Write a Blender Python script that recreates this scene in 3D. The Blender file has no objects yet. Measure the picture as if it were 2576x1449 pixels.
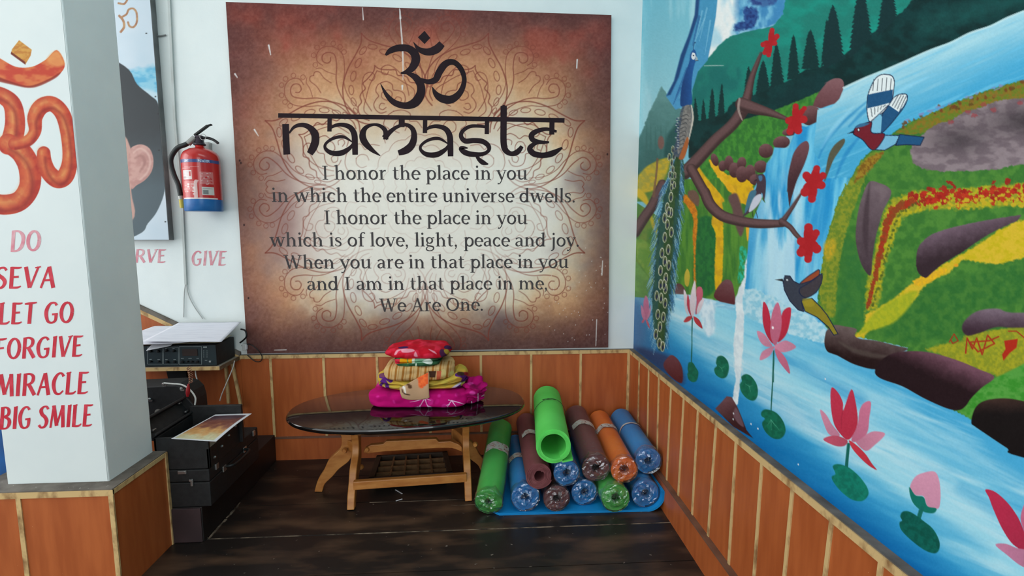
import bpy, bmesh, math, random
import numpy as np
from mathutils import Vector, Matrix, noise as mnoise
SC = bpy.context.scene
COL = SC.collection
random.seed(5)
RNG = np.random.default_rng(11)
PI = math.pi
# ---------------------------------------------------------------- camera
W_, H_ = 2576.0, 1449.0
FPX, YAW, PITCH, ROLL = 1271.624, 0.0586045, -0.1146414, -0.0014594
CAM = np.array([-0.762982, -2.513180, 1.15])
cy_, sy_, cp_, sp_ = math.cos(YAW), math.sin(YAW), math.cos(PITCH), math.sin(PITCH)
FW = np.array([sy_*cp_, cy_*cp_, sp_]); R0 = np.array([cy_, -sy_, 0.0]); U0 = np.cross(R0, FW)
cr_, sr_ = math.cos(ROLL), math.sin(ROLL)
RT = cr_*R0 + sr_*U0; UP = -sr_*R0 + cr_*U0
cam_d = bpy.data.cameras.new('camera'); cam = bpy.data.objects.new('camera', cam_d); COL.objects.link(cam)
cam_d.sensor_fit = 'HORIZONTAL'; cam_d.sensor_width = 36.0; cam_d.lens = FPX/W_*36.0
cam_d.clip_start = 0.02
M = Matrix.Identity(4)
for i in range(3):
    M[i][0] = RT[i]; M[i][1] = UP[i]; M[i][2] = -FW[i]; M[i][3] = CAM[i]
cam.matrix_world = M
SC.camera = cam
# ---------------------------------------------------------------- light and exposure
wd = bpy.data.worlds.new('daylight'); SC.world = wd; wd.use_nodes = True
bg = wd.node_tree.nodes['Background']; bg.inputs['Color'].default_value = (0.91, 0.968, 0.985, 1); bg.inputs['Strength'].default_value = 1.9
def area(name, loc, target, sx, sy, power, color=(1, 1, 1)):
    l = bpy.data.lights.new(name, 'AREA'); l.shape = 'RECTANGLE'; l.size = sx; l.size_y = sy; l.energy = power; l.color = color
    o = bpy.data.objects.new(name, l); COL.objects.link(o); o.location = loc
    o.rotation_euler = (Vector(target) - Vector(loc)).to_track_quat('-Z', 'Y').to_euler(); o['kind'] = 'helper'
    return o
area('front_daylight', (-0.7, -8.5, 1.9), (-1.0, 0.0, 1.2), 4.5, 3.0, 66, (0.97, 0.99, 1.0))
area('left_daylight', (-4.0, -1.0, 1.75), (0.0, -0.6, 1.1), 1.4, 1.9, 24, (0.97, 0.99, 1.0))
area('ceiling_fill', (-0.75, -1.7, 2.9), (-0.75, -1.2, 0.0), 1.8, 0.5, 11, (0.97, 0.99, 1.0))  # added fill without a known fitting, brightens the back wall and mural
SC.view_settings.view_transform = 'Standard'; SC.view_settings.look = 'None'
SC.view_settings.gamma = 1.0; SC.view_settings.exposure = 0.0; SC.view_settings.use_curve_mapping = False
SC.cycles.max_bounces = 6; SC.cycles.transparent_max_bounces = 12
# ---------------------------------------------------------------- projection helpers (real distances of what the photo shows)
def ray(x, y):
    return FW + (x - W_/2)/FPX*RT - (y - H_/2)/FPX*UP
def on(x, y, ax, val):
    d = ray(x, y); return CAM + (val - CAM[ax])/d[ax]*d
def onF(x, y, z=0.0): return on(x, y, 2, z)
def onB(x, y, yy=0.0): return on(x, y, 1, yy)
def onR(x, y, xx=0.0): return on(x, y, 0, xx)
def px(P):
    d = P - CAM; z = d @ FW
    return W_/2 + FPX*(d @ RT)/z, H_/2 - FPX*(d @ UP)/z
# ---------------------------------------------------------------- object helpers
def srgb(c):
    c = np.asarray(c, float)/255.0
    return np.where(c <= 0.04045, c/12.92, ((c+0.055)/1.055)**2.4)
def tag(o, label=None, cat=None, group=None, kind=None):
    if label: o['label'] = label
    if cat: o['category'] = cat
    if group: o['group'] = group
    if kind: o['kind'] = kind
    return o
def thing(name, label, cat, loc=(0, 0, 0), group=None):
    o = bpy.data.objects.new(name, None); COL.objects.link(o); o.location = [float(v) for v in loc]
    o.empty_display_size = 0.05
    return tag(o, label, cat, group)
def wloc(o):
    v = Vector((0, 0, 0))
    while o is not None: v += o.location; o = o.parent
    return v
class MB:
    """collects world-space geometry for one mesh"""
    def __init__(s): s.v = []; s.f = []; s.m = []; s.mi = 0; s.lift = 0
    def add(s, vs, fs):
        b = len(s.v); s.v += [tuple(float(q) for q in v) for v in vs]
        for f in fs: s.f.append(tuple(i+b for i in f)); s.m.append(s.mi)
        return s
    def hexa(s, c):           # 8 corners: bottom 4 ccw, top 4 ccw
        return s.add(c, [(3, 2, 1, 0), (4, 5, 6, 7), (0, 1, 5, 4), (1, 2, 6, 5), (2, 3, 7, 6), (3, 0, 4, 7)])
    def box(s, a, b):
        (x0, y0, z0), (x1, y1, z1) = a, b
        return s.hexa([(x0, y0, z0), (x1, y0, z0), (x1, y1, z0), (x0, y1, z0), (x0, y0, z1), (x1, y0, z1), (x1, y1, z1), (x0, y1, z1)])
    def beam(s, p, q, w, h, up=(0, 0, 1)):     # bar from p to q, width w (side), height h (up)
        p = np.array(p, float); q = np.array(q, float); d = q-p; d /= np.linalg.norm(d)
        sd = np.cross(d, up); sd /= np.linalg.norm(sd); u = np.cross(sd, d)
        c = []
        for e in (p, q):
            for (i, j) in ((-1, -1), (1, -1), (1, 1), (-1, 1)): c.append(e + sd*i*w/2 + u*j*h/2)
        return s.hexa(c)
    def tube(s, pts, r, seg=10, cap=True):
        P = [np.array(p, float) for p in pts]; n = len(P)
        rr = r if hasattr(r, '__len__') else [r]*n
        vs = []; prev = None
        for i in range(n):
            t = P[min(i+1, n-1)] - P[max(i-1, 0)]; t /= (np.linalg.norm(t)+1e-12)
            a = np.array((0, 0, 1.0)) if prev is None else prev
            if abs(a @ t) > .95 and prev is None: a = np.array((1.0, 0, 0))
            a = a - (a @ t)*t; a /= np.linalg.norm(a)+1e-12; prev = a; b = np.cross(t, a)
            for k in range(seg):
                w = 2*PI*k/seg; vs.append(P[i] + rr[i]*(math.cos(w)*a + math.sin(w)*b))
        fs = [(i*seg+k, i*seg+(k+1) % seg, (i+1)*seg+(k+1) % seg, (i+1)*seg+k) for i in range(n-1) for k in range(seg)]
        if cap: fs += [tuple(range(seg-1, -1, -1)), tuple(range((n-1)*seg, n*seg))]
        return s.add(vs, fs)
    def lathe(s, prof, o, ax=(0, 0, 1), seg=28, cap=True):      # prof: (radius, height) along ax from o
        ax = np.array(ax, float); ax /= np.linalg.norm(ax); o = np.array(o, float)
        a = np.cross(ax, (0.3, 0.9, 0.1)); a /= np.linalg.norm(a); b = np.cross(ax, a); vs = []
        for (r, h) in prof:
            for k in range(seg):
                w = 2*PI*k/seg; vs.append(o + ax*h + r*(math.cos(w)*a + math.sin(w)*b))
        n = len(prof)
        fs = [(i*seg+k, i*seg+(k+1) % seg, (i+1)*seg+(k+1) % seg, (i+1)*seg+k) for i in range(n-1) for k in range(seg)]
        if cap: fs += [tuple(range(seg-1, -1, -1)), tuple(range((n-1)*seg, n*seg))]
        return s.add(vs, fs)
    def prism(s, poly, o, eu, ev, en, t):      # 2-D polygon in (eu,ev) at o, extruded by t along en (both ways t/2)
        o, eu, ev, en = [np.array(q, float) for q in (o, eu, ev, en)]; n = len(poly)
        vs = [o+eu*u+ev*v-en*t/2 for u, v in poly] + [o+eu*u+ev*v+en*t/2 for u, v in poly]
        fs = [tuple(range(n-1, -1, -1)), tuple(range(n, 2*n))] + [(i, (i+1) % n, n+(i+1) % n, n+i) for i in range(n)]
        return s.add(vs, fs)
    def ribbon(s, uv, wd, fn):                  # flat stroke: fn(u,v)->world
        uv = np.array(uv, float); n = len(uv); wd = wd if hasattr(wd, '__len__') else [wd]*n
        t = np.zeros_like(uv); t[1:-1] = uv[2:]-uv[:-2]; wd = wlist(wd, n); t[0] = uv[1]-uv[0]; t[-1] = uv[-1]-uv[-2]
        t /= np.linalg.norm(t, axis=1)[:, None]+1e-9; nr = np.stack([-t[:, 1], t[:, 0]], 1)
        vs = []
        for i in range(n):
            vs.append(fn(*(uv[i]+nr[i]*wd[i]/2))); vs.append(fn(*(uv[i]-nr[i]*wd[i]/2)))
        s.lift = (s.lift+1) % 24; vs = [(q[0], q[1]-1.5e-5*s.lift, q[2]) for q in vs]     # each stroke lies a hair over the last
        return s.add(vs, [(2*i, 2*i+1, 2*i+3, 2*i+2) for i in range(n-1)])
    def build(s, name, mats, parent=None, smooth=None, bevel=0, seg=2, weld=False):
        off = wloc(parent) if parent is not None else Vector((0, 0, 0))
        me = bpy.data.meshes.new(name)
        me.from_pydata([(v[0]-off.x, v[1]-off.y, v[2]-off.z) for v in s.v], [], s.f)
        for m in (mats if isinstance(mats, (list, tuple)) else [mats]): me.materials.append(m)
        me.polygons.foreach_set('material_index', s.m)
        bm = bmesh.new(); bm.from_mesh(me)
        if weld: bmesh.ops.remove_doubles(bm, verts=bm.verts, dist=1e-5)
        if weld != 'flat': bmesh.ops.recalc_face_normals(bm, faces=bm.faces)
        bm.to_mesh(me); bm.free()
        if smooth is not None:
            me.shade_smooth(); me.set_sharp_from_angle(angle=math.radians(smooth))
        o = bpy.data.objects.new(name, me); COL.objects.link(o)
        if parent is not None: o.parent = parent
        if bevel:
            b = o.modifiers.new('bevel', 'BEVEL'); b.width = bevel; b.segments = seg; b.limit_method = 'ANGLE'; b.angle_limit = math.radians(40)
        return o
def catmull(pts, sub=6, closed=False):
    P = np.array(pts, float); n = len(P)
    if n < 3: return P
    out = []; rng = range(n if closed else n-1)
    for i in rng:
        if closed: a, b, c, d = P[(i-1) % n], P[i], P[(i+1) % n], P[(i+2) % n]
        else: a, b, c, d = P[max(i-1, 0)], P[i], P[i+1], P[min(i+2, n-1)]
        for k in range(sub):
            t = k/sub
            out.append(0.5*((2*b)+(-a+c)*t+(2*a-5*b+4*c-d)*t*t+(-a+3*b-3*c+d)*t**3))
    if not closed: out.append(P[-1])
    return np.array(out)
# ---------------------------------------------------------------- noise and the paint layer (pictures painted on flat things)
def vnoise(x, y, seed=0):
    xi = np.floor(x).astype(np.int64); yi = np.floor(y).astype(np.int64); fx = x-xi; fy = y-yi
    fx = fx*fx*(3-2*fx); fy = fy*fy*(3-2*fy)
    def h(a, b):
        n = (a*374761393 + b*668265263 + seed*1442695041) & 0x7fffffff
        n = ((n ^ (n >> 13))*1274126177) & 0x7fffffff
        return ((n ^ (n >> 16)) & 0xffff)/65535.0
    return (h(xi, yi)*(1-fx)+h(xi+1, yi)*fx)*(1-fy) + (h(xi, yi+1)*(1-fx)+h(xi+1, yi+1)*fx)*fy
def fbm(x, y, seed=0, o=3):
    s = 0; a = .5
    for k in range(o): s = s + a*vnoise(x*2**k, y*2**k, seed+k*17); a *= .5
    return s/(1-.5**o)
def sstep(a, b, x):
    t = np.clip((x-a)/(b-a), 0, 1); return t*t*(3-2*t)
def mix(a, b, t):
    return np.asarray(a, float)*(1-t[:, None]) + np.asarray(b, float)*t[:, None]
def wlist(w, n):
    w = np.array(w if hasattr(w, '__len__') else [w], float)
    return w if len(w) == n else np.interp(np.linspace(0, 1, n), np.linspace(0, 1, len(w)), w)
class Paint:
    def __init__(s, X, Y, base):
        s.X = X; s.Y = Y; s.C = np.empty((len(X), 3)); s.C[:] = base
    def _blend(s, idx, a, col):
        x, y = s.X[idx], s.Y[idx]
        c = col(x, y) if callable(col) else np.asarray(col, float)
        s.C[idx] = s.C[idx]*(1-a[:, None]) + c*a[:, None]
    def poly(s, pts, col, soft=1.3, smooth=True, a=1.0, rough=0, rs=7, seed=1):
        P = catmull(pts, 5, True) if smooth else np.array(pts, float)
        m = soft + rough + 1
        idx = np.nonzero((s.X > P[:, 0].min()-m) & (s.X < P[:, 0].max()+m) & (s.Y > P[:, 1].min()-m) & (s.Y < P[:, 1].max()+m))[0]
        if not len(idx): return s
        x = s.X[idx]; y = s.Y[idx]; d2 = np.full(len(idx), 1e12); ins = np.zeros(len(idx), bool)
        for i in range(len(P)):
            (ax, ay), (bx, by) = P[i], P[(i+1) % len(P)]
            ex, ey = bx-ax, by-ay; L = ex*ex+ey*ey+1e-12
            t = np.clip(((x-ax)*ex+(y-ay)*ey)/L, 0, 1)
            d2 = np.minimum(d2, (x-ax-t*ex)**2+(y-ay-t*ey)**2)
            if ay != by:
                c = ((ay > y) != (by > y)) & (x < ex*(y-ay)/(by-ay)+ax); ins ^= c
        sd = np.sqrt(d2); sd = np.where(ins, sd, -sd)
        if rough: sd = sd + rough*2*(fbm(x/rs, y/rs, seed, 2)-.5)
        al = np.clip(sd/soft+.5, 0, 1)*a
        k = al > .003
        s._blend(idx[k], al[k], col); return s
    def stroke(s, pts, w, col, a=1.0, soft=1.2, smooth=True):
        P = np.array(pts, float); wd = wlist(w, len(P))
        if smooth and len(P) > 2:
            Q = catmull(np.column_stack([P, wd]), 6); P = Q[:, :2]; wd = Q[:, 2]
        m = wd.max()/2+soft+1
        idx = np.nonzero((s.X > P[:, 0].min()-m) & (s.X < P[:, 0].max()+m) & (s.Y > P[:, 1].min()-m) & (s.Y < P[:, 1].max()+m))[0]
        if not len(idx): return s
        x = s.X[idx]; y = s.Y[idx]; best = np.full(len(idx), -1e9)
        for i in range(len(P)-1):
            (ax, ay), (bx, by) = P[i], P[i+1]; ex, ey = bx-ax, by-ay
            t = np.clip(((x-ax)*ex+(y-ay)*ey)/(ex*ex+ey*ey+1e-12), 0, 1)
            best = np.maximum(best, (wd[i]+(wd[i+1]-wd[i])*t)/2 - np.sqrt((x-ax-t*ex)**2+(y-ay-t*ey)**2))
        al = np.clip(best/soft+.5, 0, 1)
        if callable(a): al = al*a(x, y)
        else: al = al*a
        k = al > .003
        s._blend(idx[k], al[k], col); return s
    def oval(s, c, rx, ry, col, rot=0, **k):
        t = np.linspace(0, 2*PI, 26, endpoint=False); r = math.radians(rot)
        u = rx*np.cos(t); v = ry*np.sin(t)
        return s.poly(np.column_stack([c[0]+u*math.cos(r)-v*math.sin(r), c[1]+u*math.sin(r)+v*math.cos(r)]), col, smooth=False, **k)
def two(c1, c2, sx, sy=None, seed=3, lo=.3, hi=.7, rot=0.0):   # brush dabs of two colours
    c, q = math.cos(rot), math.sin(rot); sy = sy or sx
    return lambda x, y: mix(c1, c2, sstep(lo, hi, fbm((x*c+y*q)/sx, (-x*q+y*c)/sy, seed)))
def grad(c1, c2, p1, p2, n=.12, seed=4, s=14):
    p1 = np.array(p1, float); d = np.array(p2, float)-p1; L = d @ d
    return lambda x, y: mix(c1, c2, np.clip(((x-p1[0])*d[0]+(y-p1[1])*d[1])/L + n*2*(fbm(x/s, y/s, seed)-.5), 0, 1))
def grid_mesh(name, P, nu, nv, rgb, mat, parent=None, flip=False, off=None):
    """P (nu*nv,3) world points -> one sheet with painted point colours"""
    o3 = wloc(parent) if parent is not None else Vector((0, 0, 0))
    me = bpy.data.meshes.new(name); P = P - np.array(o3)
    i, j = np.meshgrid(np.arange(nu-1), np.arange(nv-1), indexing='ij'); a = (i*nv+j).ravel()
    q = np.stack([a, a+nv, a+nv+1, a+1], 1)
    if flip: q = q[:, ::-1]
    nf = len(q); me.vertices.add(len(P)); me.vertices.foreach_set('co', P.astype(np.float32).ravel())
    me.loops.add(nf*4); me.loops.foreach_set('vertex_index', q.astype(np.int32).ravel())
    me.polygons.add(nf); me.polygons.foreach_set('loop_start', np.arange(0, nf*4, 4, dtype=np.int32))
    me.update(calc_edges=True)
    set_cols(me, rgb)
    me.materials.append(mat); o = bpy.data.objects.new(name, me); COL.objects.link(o)
    if parent is not None: o.parent = parent
    return o
def set_cols(me, rgb):
    ca = me.color_attributes.new('paint', 'FLOAT_COLOR', 'POINT')
    lin = srgb(np.clip(rgb, 0, 255)); ca.data.foreach_set('color', np.column_stack([lin, np.ones(len(lin))]).astype(np.float32).ravel())
# ---------------------------------------------------------------- materials
def mat(name, col, rough=.6, metal=0, spec=.4, var=None, scale=30, stretch=(1, 1, 1), bump=0, bscale=200, coat=0, speck=None, lo=.35, hi=.65, detail=4):
    m = bpy.data.materials.new(name); m.use_nodes = True; nt = m.node_tree; p = nt.nodes['Principled BSDF']
    p.inputs['Roughness'].default_value = rough; p.inputs['Metallic'].default_value = metal; p.inputs['Specular IOR Level'].default_value = spec
    p.inputs['Coat Weight'].default_value = coat; p.inputs['Coat Roughness'].default_value = .05
    c = [*srgb(col), 1]; p.inputs['Base Color'].default_value = c
    tc = nt.nodes.new('ShaderNodeTexCoord'); mp = nt.nodes.new('ShaderNodeMapping'); nt.links.new(tc.outputs['Object'], mp.inputs['Vector']); mp.inputs['Scale'].default_value = stretch
    out = None
    if var is not None:
        n = nt.nodes.new('ShaderNodeTexNoise'); n.inputs['Scale'].default_value = scale; n.inputs['Detail'].default_value = detail; nt.links.new(mp.outputs[0], n.inputs['Vector'])
        r = nt.nodes.new('ShaderNodeValToRGB'); r.color_ramp.elements[0].position = lo; r.color_ramp.elements[1].position = hi
        r.color_ramp.elements[0].color = c; r.color_ramp.elements[1].color = [*srgb(var), 1]
        nt.links.new(n.outputs['Fac'], r.inputs['Fac']); out = r.outputs['Color']
    if speck is not None:
        n2 = nt.nodes.new('ShaderNodeTexNoise'); n2.inputs['Scale'].default_value = speck[1]; n2.inputs['Detail'].default_value = 2
        nt.links.new(tc.outputs['Object'], n2.inputs['Vector'])
        r2 = nt.nodes.new('ShaderNodeValToRGB'); r2.color_ramp.elements[0].position = speck[2]; r2.color_ramp.elements[1].position = speck[2]+.04
        r2.color_ramp.elements[0].color = (0, 0, 0, 1); r2.color_ramp.elements[1].color = (1, 1, 1, 1); nt.links.new(n2.outputs['Fac'], r2.inputs['Fac'])
        mx = nt.nodes.new('ShaderNodeMix'); mx.data_type = 'RGBA'; nt.links.new(r2.outputs['Color'], mx.inputs[0])
        if out is not None: nt.links.new(out, mx.inputs[6])
        else: mx.inputs[6].default_value = c
        mx.inputs[7].default_value = [*srgb(speck[0]), 1]; out = mx.outputs[2]
    if out is not None: nt.links.new(out, p.inputs['Base Color'])
    if bump:
        n = nt.nodes.new('ShaderNodeTexNoise'); n.inputs['Scale'].default_value = bscale; n.inputs['Detail'].default_value = 3; nt.links.new(mp.outputs[0], n.inputs['Vector'])
        b = nt.nodes.new('ShaderNodeBump'); b.inputs['Strength'].default_value = bump; b.inputs['Distance'].default_value = .004
        nt.links.new(n.outputs['Fac'], b.inputs['Height']); nt.links.new(b.outputs[0], p.inputs['Normal'])
    return m
def paint_mat(name, rough=.6, spec=.3, bump=0, bscale=300, coat=0):
    m = mat(name, (200, 200, 200), rough, spec=spec, bump=bump, bscale=bscale, coat=coat); nt = m.node_tree
    a = nt.nodes.new('ShaderNodeVertexColor'); a.layer_name = 'paint'
    nt.links.new(a.outputs['Color'], nt.nodes['Principled BSDF'].inputs['Base Color']); return m
def film_mat(name, milky=.08, gloss=.3, base=.015):
    m = bpy.data.materials.new(name); m.use_nodes = True; nt = m.node_tree; nt.nodes.clear()
    o = nt.nodes.new('ShaderNodeOutputMaterial'); t = nt.nodes.new('ShaderNodeBsdfTransparent'); g = nt.nodes.new('ShaderNodeBsdfGlossy'); d = nt.nodes.new('ShaderNodeBsdfDiffuse')
    g.inputs['Roughness'].default_value = .18; g.inputs['Color'].default_value = (.9, .93, .95, 1); d.inputs['Color'].default_value = (.75, .78, .8, 1)
    tc = nt.nodes.new('ShaderNodeTexCoord'); n = nt.nodes.new('ShaderNodeTexNoise'); n.inputs['Scale'].default_value = 45; nt.links.new(tc.outputs['Object'], n.inputs['Vector'])
    b = nt.nodes.new('ShaderNodeBump'); b.inputs['Strength'].default_value = .6; b.inputs['Distance'].default_value = .01
    nt.links.new(n.outputs['Fac'], b.inputs['Height']); nt.links.new(b.outputs[0], g.inputs['Normal'])
    fr = nt.nodes.new('ShaderNodeFresnel'); fr.inputs['IOR'].default_value = 1.5; nt.links.new(b.outputs[0], fr.inputs['Normal'])
    ma = nt.nodes.new('ShaderNodeMath'); ma.operation = 'MULTIPLY_ADD'; ma.inputs[1].default_value = gloss; ma.inputs[2].default_value = base; nt.links.new(fr.outputs[0], ma.inputs[0])
    x1 = nt.nodes.new('ShaderNodeMixShader'); x1.inputs[0].default_value = milky; nt.links.new(t.outputs[0], x1.inputs[1]); nt.links.new(d.outputs[0], x1.inputs[2])
    x2 = nt.nodes.new('ShaderNodeMixShader'); nt.links.new(ma.outputs[0], x2.inputs[0]); nt.links.new(x1.outputs[0], x2.inputs[1]); nt.links.new(g.outputs[0], x2.inputs[2])
    nt.links.new(x2.outputs[0], o.inputs['Surface']); return m
LAM = (158, 84, 46)
m_white = mat('white_wall_paint', (228, 234, 232), .75, var=(222, 229, 228), scale=6, bump=.12, bscale=120)
m_lam = mat('orange_laminate', (180, 95, 48), .40, var=(164, 82, 39), scale=7, stretch=(5, 5, .7), speck=((225, 190, 150), 190, .80), spec=.4)
m_ply = mat('plywood_edge', (205, 172, 118), .7, var=(140, 102, 62), scale=34, stretch=(1, 1, .6), lo=.5, hi=.72)
m_ledge = mat('dusty_grey_ledge', (112, 104, 96), .8, var=(84, 76, 68), scale=18, speck=((170, 165, 155), 120, .72))
m_rledge = mat('brown_ledge', (120, 84, 66), .6, var=(98, 66, 50), scale=14, speck=((190, 185, 175), 90, .76))
m_ceil = mat('white_ceiling', (225, 228, 226), .8)
m_black = mat('black_case_vinyl', (24, 24, 25), .55, var=(34, 34, 35), scale=60, bump=.25, bscale=900, spec=.35)
m_metal = mat('dull_metal', (170, 170, 168), .35, metal=.9)
m_wood = mat('golden_table_wood', (190, 128, 66), .38, var=(168, 104, 48), scale=16, stretch=(1, 1, 3), spec=.4)
m_dwood = mat('dark_lattice_wood', (124, 90, 58), .6, var=(98, 70, 44), scale=30)
m_gloss = mat('black_lacquer', (18, 15, 15), .07, spec=.5, coat=.6)
m_dark = mat('black_plastic', (22, 23, 24), .45)
m_paperw = mat('white_paper', (222, 222, 226), .8, var=(208, 208, 214), scale=20)
m_filmcap = film_mat('crumpled_plastic_film', .03, 1.0, .10)
m_wcable = mat('white_cable', (205, 205, 200), .5)
# ================================================================ the room
HW = 0.5375; ZL = 0.126; ZC = 2.95
XR = 0.013        # painted right wall plane
XP = -0.012       # face of the right wainscot
def struct(name, mb, mats, **k):
    return tag(mb.build(name, mats, **k), kind='structure')
struct('wall_back', MB().box((-4.2, 0, 0), (0.12, .12, ZC)), m_white)
struct('wall_right', MB().box((XR, -4.6, 0), (.13, 0, ZC)), mat('blue_green_wall_paint', (70, 140, 160), .6, var=(50, 120, 110), scale=2))
struct('ceiling', MB().box((-4.2, -4.6, ZC), (.13, .12, ZC+.1)), m_ceil)
# floor of dark worn boards running along the back wall
m_floor = mat('dark_worn_floorboards', (34, 29, 27), .38, var=(92, 68, 52), scale=3.6, stretch=(1, 3.0, 1), lo=.48, hi=.74, detail=10, speck=((120, 110, 100), 55, .72), spec=.35)
m_dust = mat('pale_dust_in_seam', (150, 132, 112), .9, var=(40, 32, 28), scale=14, lo=.4, hi=.6)
fb = MB(); ys = [0.02, -.21, -.45, -.675, -.905, -1.135, -1.365, -1.6, -1.83, -2.06, -2.3, -2.54, -2.8, -3.1, -3.4, -3.7, -4.0, -4.3, -4.6]
for a, b in zip(ys[:-1], ys[1:]):
    fb.box((-4.2, b+.0016, -.04), (.1, a-.0016, 0))
fb.mi = 1; fb.box((-4.2, -4.6, -.04), (.1, .02, -.006))
fb.box((-1.80, -.6755-.002, -.03), (-.02, -.6755+.003, .0006))
fb.mi = 1; fb.box((-1.25, -.4535, -.03), (-.55, -.4505, .0004)); fb.box((-.9, -.497, -.01), (-.62, -.4955, .0004))
for i in range(46):
    q = RNG.random()**1.3; y = -.665+.24*q; w = .002+.006*RNG.random()*(1-abs(q-.5)); x = -1.800+.004*RNG.random()
    fb.box((x-w*.4, y-.004-.008*RNG.random(), -.002), (x+w, y+.004+.006*RNG.random(), .0006+.002*RNG.random()))
struct('floor', fb, [m_floor, m_dust])
# back wainscot: laminate boards, pale plywood battens and cap
tb = MB(); tb.box((-1.952, -.012, .118), (XP, 0, HW))
tb.mi = 1
tb.box((-1.952, -.016, HW-.016), (0, .0, HW+.002))
for q in (683, 816, 950, 1080, 1210, 1336, 1460):
    x = onB(q, 950, -.012)[0]; tb.box((x-.006, -.0155, .12), (x+.006, -.011, HW-.012))
tb.box((XP-.012, -.020, .12), (XP, -.011, HW-.012))
tb.mi = 2; tb.box((-1.952, -.0125, HW+.002), (0, .0, HW+.004))
struct('trim_1', tb, [m_lam, m_ply, m_ledge])
bb = MB(); bb.box((-1.952, -.022, 0), (-.012, 0, .112)); bb.mi = 1; bb.box((-1.952, -.024, .112), (-.012, 0, .120))
struct('baseboard_back', bb, [m_lam, m_rledge])
# right wainscot
def E_(x, y): return 1580+x/2.419, 850+y/2.419
def F_(x, y): return 2060+x/2.639, 900+y/2.639
tr = MB(); tr.box((XP, -4.6, .118), (XR, 0, HW))
tr.mi = 1; tr.box((XP-.004, -4.6, HW-.017), (XR, 0, HW+.001))
bt = [(E_(70, 130), E_(62, 510)), (E_(128, 180), E_(120, 570)), (E_(190, 225), E_(180, 640)), (E_(265, 285), E_(237, 855)), (E_(343, 345), E_(308, 945)),
      (E_(430, 415), E_(392, 1075)), (E_(540, 510), E_(490, 1190)), (E_(662, 615), E_(615, 1380)), (E_(820, 735), E_(770, 1449)), (E_(1008, 890), E_(955, 1449)),
      (F_(95, 1040), F_(45, 1449)), (F_(425, 1310), F_(408, 1449))]
for i, (a, b) in enumerate(bt):
    A = onR(*a, XP); B = onR(*b, XP); sl = (B[1]-A[1])/(B[2]-A[2]); sl = max(-.06, min(.06, sl)) if i > 10 else sl
    yt = A[1]+sl*(HW-.012-A[2]); yb = A[1]+sl*(ZL-A[2]); w = .0058
    tr.hexa([(XP-.0034, yb-w, ZL-.01), (XP, yb-w, ZL-.01), (XP, yb+w, ZL-.01), (XP-.0034, yb+w, ZL-.01), (XP-.0034, yt-w, HW-.012), (XP, yt-w, HW-.012), (XP, yt+w, HW-.012), (XP-.0034, yt+w, HW-.012)])
for k in range(1, 16):
    y = yt-.125*k; tr.box((XP-.0034, y-.0058, ZL-.01), (XP, y+.0058, HW-.012))
tr.mi = 2; tr.box((XP-.001, -4.6, HW+.001), (XR+.001, 0, HW+.0035))
struct('trim_2', tr, [m_lam, m_ply, m_ledge])
br = MB(); br.box((-.030, -4.6, 0), (XR, 0, ZL-.006)); br.mi = 1; br.box((-.033, -4.6, ZL-.006), (XR, 0, ZL+.001))
struct('baseboard_right', br, [m_lam, m_rledge])
# sloping wood-panelled section of wall at the left
sp = MB(); X0, X1 = -3.4, -1.953; z1 = HW; sl = .523
def zs(x): return z1+(X1-x)*sl
sp.hexa([(X0, -.012, 0), (X1, -.012, 0), (X1, 0, 0), (X0, 0, 0), (X0, -.012, zs(X0)), (X1, -.012, zs(X1)), (X1, 0, zs(X1)), (X0, 0, zs(X0))])
sp.mi = 1; sp.hexa([(X0, -.016, zs(X0)-.022), (X1, -.016, zs(X1)-.022), (X1, 0, zs(X1)-.022), (X0, 0, zs(X0)-.022), (X0, -.016, zs(X0)), (X1, -.016, zs(X1)), (X1, 0, zs(X1)), (X0, 0, zs(X0))])
sp.mi = 2; sp.hexa([(X0, -.018, zs(X0)), (X1, -.018, zs(X1)), (X1, 0, zs(X1)), (X0, 0, zs(X0)), (X0, -.010, zs(X0)+.018), (X1, -.010, zs(X1)+.018), (X1, 0, zs(X1)+.018), (X0, 0, zs(X0)+.018)])
struct('trim_3', sp, [m_lam, m_ply, m_ledge])
# blue painted wall beyond the pillar at the far left
struct('wall_left', MB().box((-4.2, -.76, 0), (-2.262, -.71, .62)), mat('deep_blue_wall_paint', (12, 92, 160), .5, var=(20, 60, 110), scale=5))

# ================================================================ mural painted on the right wall
def T(ox, oy, s): return lambda *p: [(ox+x/s, oy+y/s) for x, y in p]
A_ = T(1580, 0, 2.898); B_ = T(2060, 0, 2.897); C_ = T(1580, 450, 2.898); D_ = T(2060, 450, 2.897); Ee = T(1580, 850, 2.419); Ff = T(2060, 900, 2.639)
x_left = px(np.array([XR-.002, 0., 1.2]))[0]
cpx = np.concatenate([np.arange(x_left, 2720, 1.75), np.arange(2730, 3500, 24)])
ycol = np.array([onR(q, 600, XR-.002)[1] for q in cpx]); ycol[0] = -1e-4
ztop = np.array([min(onR(q, -14, XR-.002)[2], ZC-.02) for q in cpx]); ztop = np.minimum.accumulate(ztop)
v = np.concatenate([np.linspace(0, 1, 860)]); nu, nv = len(cpx), len(v)+8
Z = np.concatenate([HW+.003+(ztop[:, None]-HW-.003)*v[None, :], ztop[:, None]+(ZC-ztop[:, None])*np.linspace(.12, 1, 8)[None, :]], 1)
P = np.stack([np.full((nu, nv), XR-.002), np.repeat(ycol[:, None], nv, 1), Z], 2).reshape(-1, 3)
GX, GY = px(P)
k = Paint(GX, GY, (120, 180, 196))
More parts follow.
